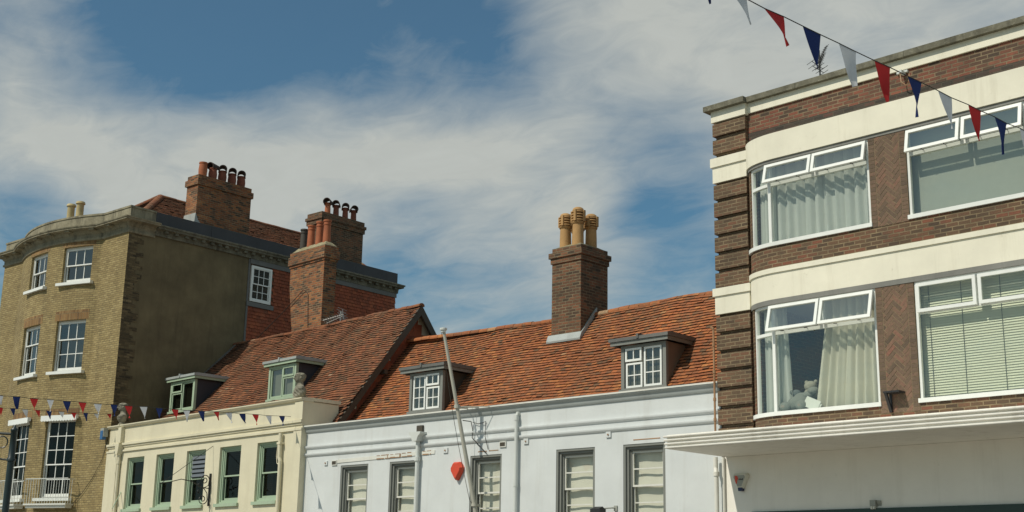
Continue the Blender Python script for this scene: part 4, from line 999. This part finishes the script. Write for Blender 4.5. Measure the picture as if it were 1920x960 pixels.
# flagpole
fp = thing('flagpole', 'weathered white flagpole leaning out from the grey white front', 'flagpole', on(FW, -6.62, 0, 3.0), FW.a)
base = Vector((-.02, -.06, 0)); top = Vector((-.36, -1.02, 4.43)); pp = lambda t: base.lerp(top, t)
b = MB(); b.tube([pp(0), pp(.3), pp(.62), pp(.985)], [.052, .049, .042, .036], 16); b.build('pole', M['pole'], fp, smooth=True)
b = MB(); b.lathe([(.055, top.z - .07), (.06, top.z - .02), (.085, top.z - .015), (.085, top.z + .03), (.03, top.z + .045)], (top.x, top.y), 14); b.build('truck', M['pale_grey'], fp)
b = MB(); q = pp(.6)
b.tube([q + Vector((-.05, 0, -.02)), Vector((q.x - .18, -.1, q.z + .03))], .014, 6); b.tube([q + Vector((.05, 0, -.02)), Vector((q.x + .2, -.1, q.z + .03))], .014, 6); b.tube([q, Vector((q.x + .55, -.12, q.z + .02))], .01, 6)
b.tube([q + Vector((0, 0, -.04)), q + Vector((0, 0, .04))], .07, 12)
q = pp(.1); b.tube([q + Vector((0, 0, -.03)), q + Vector((0, 0, .03))], .074, 12); b.box(q.x - .03, q.x + .03, q.y, 0, q.z - .03, q.z + .03)
q = pp(.02); b.box(q.x - .09, q.x + .09, -.14, -.001, -.12, .05); b.build('pole_bracket', M['pole'], fp)
b = MB(); a, c = pp(.985) + Vector((-.05, -.03, 0)), pp(.12) + Vector((-.11, -.02, 0)); pts = []
for i in range(25):
    t = i / 24; pts.append(a.lerp(c, t) + Vector((-.12 * sin(pi * t), .05 * sin(pi * t), 0)))
b.tube(pts + [pp(.1)], .006, 6); b.build('halyard', M['rope'], fp)

# busts
def bust(name, label, loc, rot, H, robe):
    """a head and shoulders, facing -y"""
    root = thing(name, label, 'bust', loc, rot, 'stone busts on the cream parapet')
    low = [(0, .19, .13, 0), (.06, .225, .155, 0), (.15, .245, .16, 0), (.24, .24, .14, 0), (.3, .205, .115, 0), (.335, .135, .1, .005)] if robe else [(0, .1, .1, 0), (.03, .105, .105, 0), (.05, .078, .078, 0), (.075, .085, .085, 0), (.1, .115, .11, -.005), (.16, .155, .14, -.015), (.24, .2, .15, -.01), (.29, .2, .125, .005), (.325, .14, .1, .008)]
    S = low + [(.36, .09, .088, .01), (.4, .076, .084, .006), (.43, .076, .09, -.004), (.45, .084, .106, -.02), (.48, .099, .126, -.02), (.53, .108, .14, -.012), (.57, .112, .146, -.006), (.62, .107, .14, 0), (.655, .084, .11, .003), (.675, .045, .06, .005), (.68, .012, .015, .006)]
    g = lambda x, m, w: math.exp(-((x - m) / w) ** 2)
    n = 64; m = 110; rows = []
    for i in range(m + 1):
        z = .68 * i / m; k = 0
        while k < len(S) - 2 and z > S[k + 1][0]: k += 1
        f = (z - S[k][0]) / (S[k + 1][0] - S[k][0]); f = f * f * (3 - 2 * f) * .6 + f * .4
        rx, ry, cy = (S[k][q] + (S[k + 1][q] - S[k][q]) * f for q in (1, 2, 3)); row = []
        for q in range(n):
            a = 2 * pi * q / n; x, y = sin(a), -cos(a); fa = atan2(sin(a), cos(a)); e = 0
            if z > .42:
                e += .036 * g(fa, 0, .15) * g(z, .515, .02) + .022 * g(fa, 0, .14) * g(z, .54, .026)
                e -= .034 * (g(fa, .36, .17) + g(fa, -.36, .17)) * g(z, .548, .014); e += .016 * g(fa, 0, .65) * g(z, .572, .011)
                e += .024 * g(fa, 0, .3) * g(z, .452, .014) - .016 * g(fa, 0, .3) * g(z, .472, .006) + .014 * g(fa, 0, .26) * g(z, .484, .008) - .012 * (g(fa, .6, .2) + g(fa, -.6, .2)) * g(z, .49, .03)
                e += .024 * (g(fa, 1.55, .13) + g(fa, -1.55, .13)) * g(z, .535, .03)
                hair = 1 if z > .605 else (1 if abs(fa) > 1.75 and z > .46 else 0)
                e += hair * (.012 + .012 * sin(fa * 8 + z * 55) * sin(z * 100 + fa * 3))
            elif robe and z < .34:
                e += .013 * sin((fa * 1.5 + z * 13) * 5.5) * min(1, (.34 - z) / .05) + .01 * sin(fa * 3 - z * 30) * min(1, (.34 - z) / .1)
            elif .12 < z < .36: e += .016 * (g(fa, .45, .3) + g(fa, -.45, .3)) * g(z, .24, .05) - .012 * g(fa, 0, .12) * g(z, .22, .08)
            row.append((x * (rx + e) * H / .68, (cy + y * (ry + e)) * H / .68, z * H / .68))
        rows.append(row)
    mb = MB(); mb.grid(rows, True, True, True); mb.build('figure', M['statue'], root, smooth=True, weld=False)
    if not robe:
        p = MB(); p.box(-.13, .13, -.11, .11, -.02, 0); p.build('plinth', M['cream'], root)
    return root
bust('bust', 'bare chested grey bust above the left downpipe of the cream building', on(FY, -10.15, .02, 6.475), FY.a - radians(22), .7, False)
bust('bust', 'grey bust in a draped robe beside the right hand dormer window', on(FY, -.42, .13, 6.475), FY.a - radians(20), .7, True)

# alarm boxes
al = thing('alarm_box', 'bright red pointed alarm box on the grey white wall', 'alarm box', on(FW, -7.37, 0, 4.27), FW.a)
hexa = [(-.1, .19), (.09, .19), (.19, .06), (.17, -.02), (.02, -.23), (-.03, -.23), (-.18, -.02), (-.19, .06)]
b = MB(); inn = [(x * .78, z * .8) for x, z in hexa]
for i in range(8):
    j = (i + 1) % 8; b.face([(hexa[i][0], 0, hexa[i][1]), (hexa[j][0], 0, hexa[j][1]), (hexa[j][0], -.07, hexa[j][1]), (hexa[i][0], -.07, hexa[i][1])]); b.face([(hexa[i][0], -.07, hexa[i][1]), (hexa[j][0], -.07, hexa[j][1]), (inn[j][0], -.13, inn[j][1]), (inn[i][0], -.13, inn[i][1])])
b.face([(x, -.13, z) for x, z in inn]); b.build('cover', M['red_box'], al)
b = MB(); b.prism_y([(x * .8, z * .8) for x, z in hexa], -.02, -.001); b.build('back_plate', M['white_old'], al)
a2 = thing('alarm_box', 'white and grey alarm box with a red mark on the shaded shop wall', 'alarm box', on(FR, .47, .1, 3.71), FR.a)
hx = [(-.15, .15), (.15, .15), (.18, .1), (.06, -.14), (-.06, -.14), (-.18, .1)]
b = MB(); inn = [(x * .8, z * .82) for x, z in hx]
for i in range(6):
    j = (i + 1) % 6; b.face([(hx[i][0], 0, hx[i][1]), (hx[j][0], 0, hx[j][1]), (hx[j][0], -.06, hx[j][1]), (hx[i][0], -.06, hx[i][1])]); b.face([(hx[i][0], -.06, hx[i][1]), (hx[j][0], -.06, hx[j][1]), (inn[j][0], -.1, inn[j][1]), (inn[i][0], -.1, inn[i][1])])
b.face([(x, -.1, z) for x, z in inn]); b.build('cover', M['white_box'], a2)
b = MB(); b.prism_y([(x * .92, z * .9) for x, z in inn], -.104, -.1005); b.build('front_panel', M['grey_box'], a2)
b = MB(); b.prism_y([(-.1, .1), (-.05, .1), (-.02, .05), (-.045, .01), (-.05, -.05), (-.075, -.05), (-.095, .0)][::-1], -.108, -.1045); b.build('red_mark', M['red_box'], a2)
b = MB()
for k in range(4): b.box(-.01 + k * .026, .008 + k * .026, -.107, -.1045, .015, .04 + .008 * (k % 2))
b.build('lettering', M['black'], a2)
b = MB(); b.prism_y([(-.055, -.12), (.055, -.12), (.04, -.19), (-.04, -.19)][::-1], -.085, -.005); b.build('strobe_lens', M['navy_box'], a2)

# aerials
def aerial(name, label, loc, rot, mast, booms, mat, reflect):
    o = thing(name, label, 'television aerial', loc, rot, 'television aerials on the roofs')
    b = MB(); b.tube([(0, 0, 0), (0, 0, mast)], .018, 8); b.build('mast', mat, o)
    for (z, L, tilt, n, w) in booms:
        b = MB(); a = Vector((-.12 * L, 0, z)); e = a + Vector((L * cos(tilt), 0, L * sin(tilt))); b.tube([a, e], .012, 6)
        up = Vector((-sin(tilt), 0, cos(tilt)))
        for k in range(n):
            p = a.lerp(e, .08 + .9 * k / (n - 1)); ww = w * (1 - .35 * k / n); b.tube([p + Vector((0, -ww / 2, 0)), p + Vector((0, ww / 2, 0))], .006, 5)
        for zz in reflect:
            p = a + up * zz; b.tube([p + Vector((0, -w * .7, 0)), p + Vector((0, w * .7, 0))], .006, 5)
        b.tube([a + up * min(reflect), a + up * max(reflect)], .008, 5)
        b.build('boom', mat, o)
    return o
aerial('roof_aerial', 'silver television aerial on the brown tiled ridge', on(FY, -4.33, 4.2, 9.4), FY.a + radians(205), .66, [(.55, .75, radians(-12), 9, .42), (.5, .62, radians(-20), 8, .42)], M['aerial'], (-.16, -.06, .06, .18))
aerial('roof_aerial', 'dark television aerial above the mossy coping of the brick building', on(FR, 1.1, 2.5, 11.3), radians(62), 1.95, [(1.6, .55, radians(62), 10, .3), (1.5, .42, radians(66), 8, .26)], M['aerial_dark'], (-.16, -.06, .04, .14))

# wrought iron sign bracket on the cream wall
sb = thing('sign_bracket', 'black wrought iron scroll bracket between two green windows', 'bracket', on(FY, -4.42, 0, 4.18), FY.a)
b = MB(); b.box(-.025, .025, -.05, -.002, -.46, .46); b.build('back_bar', M['black'], sb)
b = MB()
def scroll(cy, cz, r0, turns, a0, sg):
    pts = []
    for k in range(40):
        t = k / 39; r = r0 * (1 - .85 * t); a = a0 + sg * turns * 2 * pi * t; pts.append((0, cy + cos(a) * r, cz + sin(a) * r))
    return pts
b.tube(scroll(-.2, .27, .15, 1.6, 0, 1), .014, 6); b.tube(scroll(-.23, -.28, .15, 1.6, 0, -1), .014, 6)
b.tube([(0, -.05, .3), (0, -.07, .12), (0, -.2, .05), (0, -.32, .02)], .014, 6); b.tube([(0, -.08, -.28), (0, -.1, -.1), (0, -.2, .02), (0, -.32, .06)], .014, 6)
b.tube(scroll(-.36, .12, .06, 1.2, -1.5, -1), .01, 6); b.tube(scroll(-.36, -.07, .06, 1.2, 1.5, 1), .01, 6)
b.build('scrolls', M['black'], sb)
b = MB(); b.tube([(0, -.04, .03), (0, -.3, .06), (0, -.62, .2), (0, -.95, .24), (0, -1.3, .14), (0, -1.62, .08)], .013, 6); b.tube([(0, -1.55, .1), (0, -.01, 1.25)], .008, 6); b.build('arm', M['black'], sb)
ba = thing('wall_bracket', 'black angled bracket on the herringbone brick pier above the canopy', 'bracket', on(FR, 4.06, -.31, 4.93), 0)
b = MB(); b.box(-.14, .16, -.22, .0, .12, .15); b.prism_x([(-.2, .12), (-.15, .12), (.0, -.2), (-.03, -.2)], -.14, -.09); b.box(-.14, -.09, -.02, .0, -.2, .12); b.build('bracket_plate', M['black'], ba)
bh = thing('wall_hook', 'small pale wall hook with rusty loop on the brick frieze under the cream cornice', 'hook', on(FR, 4.33, .1, 11.0), 0)
b = MB(); b.box(-.12, .1, -.05, .0, .1, .14); b.box(-.02, .04, -.16, 0, .06, .12); b.build('hook_plate', M['pale_grey'], bh)
b = MB(); b.tube([(0, -.14, .06), (.02, -.15, -.12), (.1, -.12, -.2), (.16, -.1, -.1), (.14, -.06, .04)], .012, 6); b.build('hook_loop', M['rust'], bh)
rod = thing('wall_rod', 'thin green rod slanting across the leftmost green sash window', 'rod', on(FY, -9.8, 0, 4.31), FY.a)
b = MB(); b.tube([(0, 0, 0), (.05, .0, 0), (.38, -.42, -.54)], .015, 6); b.build('rod_bar', M['green'], rod)
# lamps and small fittings
bl = thing('floodlight', 'small blue box fitting at the top left corner of the cream building', 'light', on(FY, -11.0, -.05, 6.24), FY.a)
b = MB(); b.box(-.13, .1, -.16, .0, -.12, .16); b.box(-.17, -.131, -.12, -.03, -.05, .1); b.build('housing', M['grey_box'], bl)
b = MB(); b.box(-.1, .07, -.175, -.161, -.2, .08); b.box(-.1, .07, -.16, -.05, -.21, -.121); b.build('lens', M['blue_box'], bl)
wl = thing('wall_light', 'dark floodlight on a short arm between two sash windows of the grey white wall', 'light', on(FW, -2.86, 0, 3.2), FW.a)
b = MB(); b.box(-.16, .1, -.42, -.22, -.12, .05); b.prism_x([(-.42, .051), (-.22, .051), (-.3, .1)], -.14, .08); b.build('housing', M['black'], wl)
b = MB(); b.tube([(0, -.24, .06), (.16, -.1, .08), (.2, -.002, .08)], .016, 6); b.box(.16, .24, -.03, -.001, .02, .13); b.build('arm', M['grey_box'], wl)
fx = thing('cable_clamp', 'small grey fixing just above the dark shopfront', 'fixing', on(FR, 3.3, .1, 3.2), 0)
b = MB(); b.box(-.06, .05, -.08, .0, -.05, .06); b.prism_x([(-.06, .05), (0, .05), (0, -.04)], .055, .13); b.build('housing', M['grey_box'], fx)
b = MB(); b.box(-.04, -.005, -.1, -.03, -.1, -.051); b.box(.005, .04, -.1, -.03, -.1, -.051); b.build('clip', M['white_box'], fx)
# street lamp post
lp = thing('lamp_post', 'dark green iron post with a scrolled bracket in front of the buff brick bow', 'lamp post', (-21.9, 9.87, 0), radians(46))
b = MB(); b.lathe([(.14, 0), (.14, .5), (.09, .6), (.062, .8), (.056, 3.55), (.072, 3.56), (.072, 3.6), (.056, 3.62), (.052, 4.06), (.062, 4.07), (.06, 4.1), (.03, 4.13), (.012, 4.17)], (0, 0), 18); b.build('post', M['lamp_green'], lp, smooth=True)
b = MB(); b.tube([(-.05, 0, 4.02), (-1.2, 0, 4.06)], .022, 8); b.tube([(-.05, 0, 3.58)] + [(-.05 - .55 * sin(t * pi / 2 / 8) , 0, 3.58 + .44 * (1 - cos(t * pi / 2 / 8))) for t in range(1, 9)], .018, 6)
for k, (x, r) in enumerate(((-.19, .1), (-.4, .08), (-.57, .05))): b.tube([(x + r * cos(2 * pi * t / 14), 0, 3.98 - r + r * sin(2 * pi * t / 14)) for t in range(15)], .012, 6)
b.build('bracket_arm', M['lamp_green'], lp)
# cables
def cable(label, pts, r, mat=None):
    base = Vector(pts[0]); o = None
    mb = MB(); mb.tube([Vector(p) - base for p in pts], r, 6); o = mb.build('cable', mat or M['wire'], None, base); return tag(o, label, 'cable')
cable('thin black cable sagging down the buff brick corner by the cream building', [on(FY, -10.95, -.02, 6.05), on(FT, -.3, -.03, 5.4), on(FT, -.75, -.03, 4.85), on(FT, -1.25, -.04, 4.4), on(FT, -1.9, -.06, 3.95)], .009)
cable('black stay wire from the tall orange brick chimney down to the tiled ridge', [on(FY, -6.62, 4.385, 11.1), on(FY, -6.7, 4.34, 11.14), on(FY, -7.9, 4.35, 10.5), on(FY, -9.5, 4.45, 9.85)], .012)
cable('short black wire hanging down the front of the orange brick chimney', [on(FY, -6.62, 4.385, 11.1), on(FY, -6.47, 4.38, 10.95), on(FY, -6.37, 4.38, 9.75)], .01)
cable('dark looping cable beside the flagpole on the grey white wall', [on(FW, -6.78, -.5, 5.35), on(FW, -6.95, -.06, 5.38), on(FW, -6.92, -.03, 5.2), on(FW, -6.9, -.06, 5.0), on(FW, -6.6, -.06, 4.75), on(FW, -6.45, -.03, 4.62)], .011)
cable('thin sagging cable to the right of the flagpole under the white coping', [on(FW, -6.9, -.05, 5.36), on(FW, -6.72, -.05, 5.31), on(FW, -6.56, -.05, 5.33), on(FW, -6.5, -.03, 5.36), on(FW, -6.48, -.06, 5.0), on(FW, -6.4, -.03, 4.7)], .008)

# ------------------------------------------------------------------ curtains, blinds and toys behind the glass
def curtain(label, fn, z0, z1, mat, folds, amp, n=90, group=None, seed=0):
    """fn(t, h) -> (u, d) in the brick building for t across and h from 0 at the foot to 1 at the rail"""
    rr = random.Random(seed); ph = [rr.uniform(0, 6) for _ in range(3)]
    rows = []; m = 16; base = on(FR, *fn(.5, 0), z0)
    for i in range(m + 1):
        h = i / m; row = []
        for k in range(n + 1):
            t = k / n; u, d = fn(t, h)
            w = sin(2 * pi * folds * t + ph[0] + .5 * sin(3 * t + ph[1])) * amp * (1.1 - .35 * h) + sin(2 * pi * folds * 2.3 * t + ph[2] + h) * amp * .3
            row.append(on(FR, u + w * .25, d + w, z0 + (z1 - z0) * h) - base)
        rows.append(row)
    mb = MB(); mb.grid(rows); o = mb.build('curtain', mat, None, base, 0, True, False); return tag(o, label, 'curtain', group)
curtain('white pleated curtain drawn across the upper bay window', lambda t, h: (1.5 + 2.18 * t, -.08), Z1 + .02, Z2 - .02, M['curtain'], 10, .045, 120, seed=1)
side = lambda t, h: bay(SG + .02 + (SM - SG) * t, .2)
curtain('narrow white curtain behind the rounded glass of the upper bay', side, Z1 + .02, Z2 - .02, M['curtain'], 4, .03, 40, seed=2)
curtain('narrow white curtain behind the rounded glass of the lower bay', side, Z3 + .02, Z4 - .02, M['curtain'], 4, .03, 40, seed=3)
curtain('left white curtain pulled aside in the lower bay window', lambda t, h: (1.47 + (.24 + .1 * (1 - h)) * t, -.07), Z3 + .02, Z4 - .02, M['curtain'], 3.5, .035, 50, seed=4)
curtain('right cream curtain hanging half across the lower bay window', lambda t, h: ((2.3 + .26 * min(1, h * 1.3)) + (1.34 - .26 * min(1, h * 1.3)) * t, -.08), Z3 + .02, Z4 - .02, M['curtain_cream'], 6.5, .05, 90, seed=5)
vb = thing('blind_or_screen', 'closed pale green venetian blind in the lower right window of the brick building', 'blind', on(FR, 5.62, -.1, Z3), 0)
b = MB(); n = 44
for k in range(n):
    z = .04 + (Z4 - Z3 - .12) * k / n; dz = .05; sg = random.uniform(-.002, .002)
    b.face([(-1.12, -.014 + sg, z), (1.12, -.014, z), (1.12, 0, z + .028), (-1.12, 0, z + .028)]); b.face([(-1.12, 0, z + .028), (1.12, 0, z + .028), (1.12, .012, z + dz), (-1.12, .012 + sg, z + dz)])
b.build('slats', M['slat'], vb)
b = MB(); b.box(-1.13, 1.13, -.03, .03, Z4 - Z3 - .07, Z4 - Z3 - .03); b.build('head_rail', M['slat'], vb)
b = MB()
for x in (-.95, -.35, .35, .95): b.tube([(x, -.018, .02), (x, -.018, Z4 - Z3 - .05)], .005, 5)
b.build('ladder_cords', M['rope'], vb)
rb = MB(); rb.box(-1.15, 1.15, -.004, .004, 0, Z2 - Z1); o = rb.build('blind_or_screen', M['reflection_screen'], None, on(FR, 5.6, -.06, Z1)); tag(o, 'grey green screen added for the reflection in the upper right brick building window', 'blind')  # added screen; the grey reflection of the pane is put into its colour
for k, (a, c) in enumerate(wwin):
    w = c - a; lab = ['beige blind in the sash window nearest the cream building', 'beige blind in the sash window behind the hopper downpipe', 'beige blind in the sash window behind the foot of the flagpole', 'beige blind in the sash window left of the dark floodlight', 'beige blind in the sash window nearest the brick building'][k]
    rows = []; base = on(FW, (a + c) / 2, .27, 2.95)
    for i in range(12):
        h = i / 11; rows.append([on(FW, (a + c) / 2 + (t / 10 - .5) * (w - .05), .27 + .01 * sin(h * 14 + k) + .01 * sin(t * .9 + k * 2), 2.95 + h * 1.62) - base for t in range(11)])
    mb = MB(); mb.grid(rows); o = mb.build('blind_or_screen', M['blind'], None, base, 0, True, False); tag(o, lab, 'blind', 'beige blinds in the grey white front')
def toy(label, u, z, balls, mat, d=.3):
    mb = MB()
    for c, r in balls: mb.ball(c, r)
    o = mb.build('soft_toy', mat, None, on(FR, u, d, z), 0, True); return tag(o, label, 'soft toy', 'soft toys on the bay window sill')
toy('big grey soft toy sprawled on the lower bay sill with pale round feet', 1.9, Z3 + .03, [((.0, .06, .16), (.24, .16, .15)), ((.02, .12, .27), (.17, .12, .1)), ((-.23, -.05, .1), (.14, .1, .095)), ((.12, -.06, .1), (.12, .09, .1)), ((-.12, .02, .12), (.17, .1, .1)), ((.29, .1, .38), (.12, .09, .075)), ((.16, .1, .3), (.12, .08, .08))], M['plush'], -.1)
toy('beige soft toy propped behind the grey one in the lower bay', 2.06, Z3 + .38, [((0, .1, .14), (.13, .1, .1)), ((.0, .08, .11), (.07, .08, .06)), ((.1, .12, .22), (.04, .03, .04)), ((-.1, .12, .22), (.04, .03, .04)), ((.0, .12, 0), (.15, .12, .12))], M['plush_beige'], .02)
toy('dark grey soft toy beside the left curtain in the lower bay', 1.8, Z3 + .36, [((0, .05, .03), (.11, .08, .075)), ((-.06, .02, .05), (.06, .06, .05)), ((.05, .1, -.12), (.13, .1, .12))], M['plush_dark'], -.04)
pa = MB(); pa.M = Matrix.Rotation(radians(24), 4, 'Y') @ Matrix.Rotation(radians(-14), 4, 'X'); pa.box(-.15, .17, 0, .012, 0, .2); pa.box(-.02, .2, .013, .024, -.02, .16)
o = pa.build('paper', M['paper'], None, on(FR, 2.2, -.19, Z3 + .06)); tag(o, 'folded white paper leaning on the soft toys in the lower bay', 'paper')
# weeds in the valley by the left dormer
wd = MB(); rw = random.Random(4)
for k in range(60):
    p = Vector((rw.gauss(0, .14), rw.gauss(0, .05), rw.uniform(0, .12))); a = rw.uniform(0, 6.3); l = rw.uniform(.04, .1)
    wd.face([p, p + Vector((cos(a) * l, sin(a) * l, l * .6)), p + Vector((cos(a + .7) * l, sin(a + .7) * l, l * .2))])
o = wd.build('weed', M['plant'], None, on(FY, -10.6, 2.55, 8.22)); tag(o, 'tuft of yellow green weeds on the tiles behind the left dormer', 'plant')

# ------------------------------------------------------------------ ground, road, pavement
def sheet(name, pts, z, m):
    mb = MB(); mb.face([(x, y, z) for x, y in pts]); o = mb.build(name, m); o['kind'] = 'structure'; return o
sheet('ground', [(-900, -900), (900, -900), (900, 900), (-900, 900)], -.15, M['ground'])
sheet('road', [(-160, 2.5), (120, 2.5), (120, 8.5), (-160, 8.5)], -.14, M['asphalt'])
for nm, y0, y1 in (('pavement', 8.72, 24), ('pavement', -6, 2.28)):
    b = MB(); b.box(-160, 120, y0, y1, -.16, -.005); o = b.build(nm, M['paving']); o['kind'] = 'structure'
for y0, y1 in ((8.5, 8.718), (2.282, 2.5)):
    b = MB(); b.box(-160, 120, y0, y1, -.16, 0); o = b.build('kerb', M['kerb']); o['kind'] = 'structure'

# ------------------------------------------------------------------ camera, sun, sky
HEAD, PITCH, ROLL = radians(135.13), radians(14.1718), radians(1.1031)
fw = Vector((cos(HEAD) * cos(PITCH), sin(HEAD) * cos(PITCH), sin(PITCH)))
r0 = Vector((sin(HEAD), -cos(HEAD), 0)); u0 = r0.cross(fw)
rx = r0 * cos(ROLL) + u0 * sin(ROLL); ux = u0 * cos(ROLL) - r0 * sin(ROLL)
cd = bpy.data.cameras.new('camera'); cam = bpy.data.objects.new('camera', cd); COL.objects.link(cam)
cam.matrix_world = Matrix(((rx.x, ux.x, -fw.x, 0), (rx.y, ux.y, -fw.y, 0), (rx.z, ux.z, -fw.z, 1.65), (0, 0, 0, 1)))
cd.sensor_width = 36; cd.lens = 2454.28 / 1920 * 36; cd.clip_end = 4000; scene.camera = cam
TS = Vector((-.25, -1, 1.15)).normalized()
sd = bpy.data.lights.new('sun', 'SUN'); sd.energy = SUN_E; sd.angle = radians(.53); sd.color = (1, .93, .8)
so = bpy.data.objects.new('sun', sd); COL.objects.link(so); so.rotation_euler = (-TS).to_track_quat('-Z', 'Y').to_euler(); so.location = (0, -20, 60)
w = bpy.data.worlds.new('World'); scene.world = w; w.use_nodes = True; nt = w.node_tree; bg = nt.nodes['Background']
sky = nd(nt, 'ShaderNodeTexSky', sky_type='NISHITA'); sky.sun_disc = False; sky.sun_elevation = math.asin(TS.z); sky.sun_rotation = atan2(TS.x, TS.y); sky.air_density = 1.0; sky.dust_density = .6; sky.ozone_density = 2.0
dr = nd(nt, 'ShaderNodeTexCoord').outputs['Generated']
nz = nd(nt, 'ShaderNodeVectorMath', operation='NORMALIZE'); nt.links.new(dr, nz.inputs[0]); dirv = nz.outputs[0]
def mth(op, a, b=None, c=None, clamp=False):
    m = nd(nt, 'ShaderNodeMath', operation=op, use_clamp=clamp)
    for i, v in enumerate((a, b, c)):
        if v is None: continue
        if isinstance(v, (int, float)): m.inputs[i].default_value = v
        else: nt.links.new(v, m.inputs[i])
    return m.outputs[0]
sx = nd(nt, 'ShaderNodeSeparateXYZ'); nt.links.new(dirv, sx.inputs[0])
iz = mth('DIVIDE', 1.0, mth('ADD', mth('MAXIMUM', sx.outputs[2], 0.0), .16))
pl = nd(nt, 'ShaderNodeVectorMath', operation='SCALE'); nt.links.new(dirv, pl.inputs[0]); nt.links.new(iz, pl.inputs['Scale'])
mp = nd(nt, 'ShaderNodeMapping'); mp.inputs['Rotation'].default_value = (0, 0, radians(-38)); mp.inputs['Scale'].default_value = (1.0, 1.45, .4); nt.links.new(pl.outputs[0], mp.inputs[0])
n1 = nd(nt, 'ShaderNodeTexNoise', i_Scale=2.7, i_Detail=9.0, i_Roughness=.54, i_Distortion=.9); nt.links.new(mp.outputs[0], n1.inputs['Vector'])
n2 = nd(nt, 'ShaderNodeTexNoise', i_Scale=9.0, i_Detail=10.0, i_Roughness=.62, i_Distortion=1.2); nt.links.new(mp.outputs[0], n2.inputs['Vector'])
cov = mth('MULTIPLY_ADD', n1.outputs['Fac'], 1.35, -.27)
cov = mth('MULTIPLY_ADD', n2.outputs['Fac'], .55, mth('ADD', cov, -.27))
for (x, y, z), rad, wt in SKY_BANKS:
    d = nd(nt, 'ShaderNodeVectorMath', operation='DOT_PRODUCT'); nt.links.new(dirv, d.inputs[0]); d.inputs[1].default_value = Vector((x, y, z)).normalized()
    m = nd(nt, 'ShaderNodeMapRange', interpolation_type='SMOOTHERSTEP'); nt.links.new(d.outputs['Value'], m.inputs[0]); m.inputs[1].default_value = cos(radians(rad)); m.inputs[2].default_value = 1; m.inputs[3].default_value = 0; m.inputs[4].default_value = wt
    cov = mth('ADD', cov, m.outputs[0])
cf = nd(nt, 'ShaderNodeMapRange', interpolation_type='LINEAR'); nt.links.new(cov, cf.inputs[0]); cf.inputs[1].default_value = -.17; cf.inputs[2].default_value = 1.04; cf.inputs[3].default_value = .06; cf.inputs[4].default_value = .95
tintm = mixc(nt, 1.0, sky.outputs[0], SKY_TINT, 'MULTIPLY')
cl = mixc(nt, n2.outputs['Fac'], tuple(c * .92 for c in CLOUD), tuple(c * 1.08 for c in CLOUD))
nt.links.new(mixc(nt, cf.outputs[0], tintm, cl), bg.inputs[0]); bg.inputs[1].default_value = .1
scene.view_settings.view_transform = 'Standard'; scene.view_settings.look = 'None'; scene.view_settings.exposure = 0; scene.view_settings.gamma = 1
scene.render.engine = 'CYCLES'; scene.cycles.max_bounces = 8; scene.cycles.transparent_max_bounces = 12; scene.cycles.use_denoising = True; scene.cycles.sample_clamp_indirect = 6
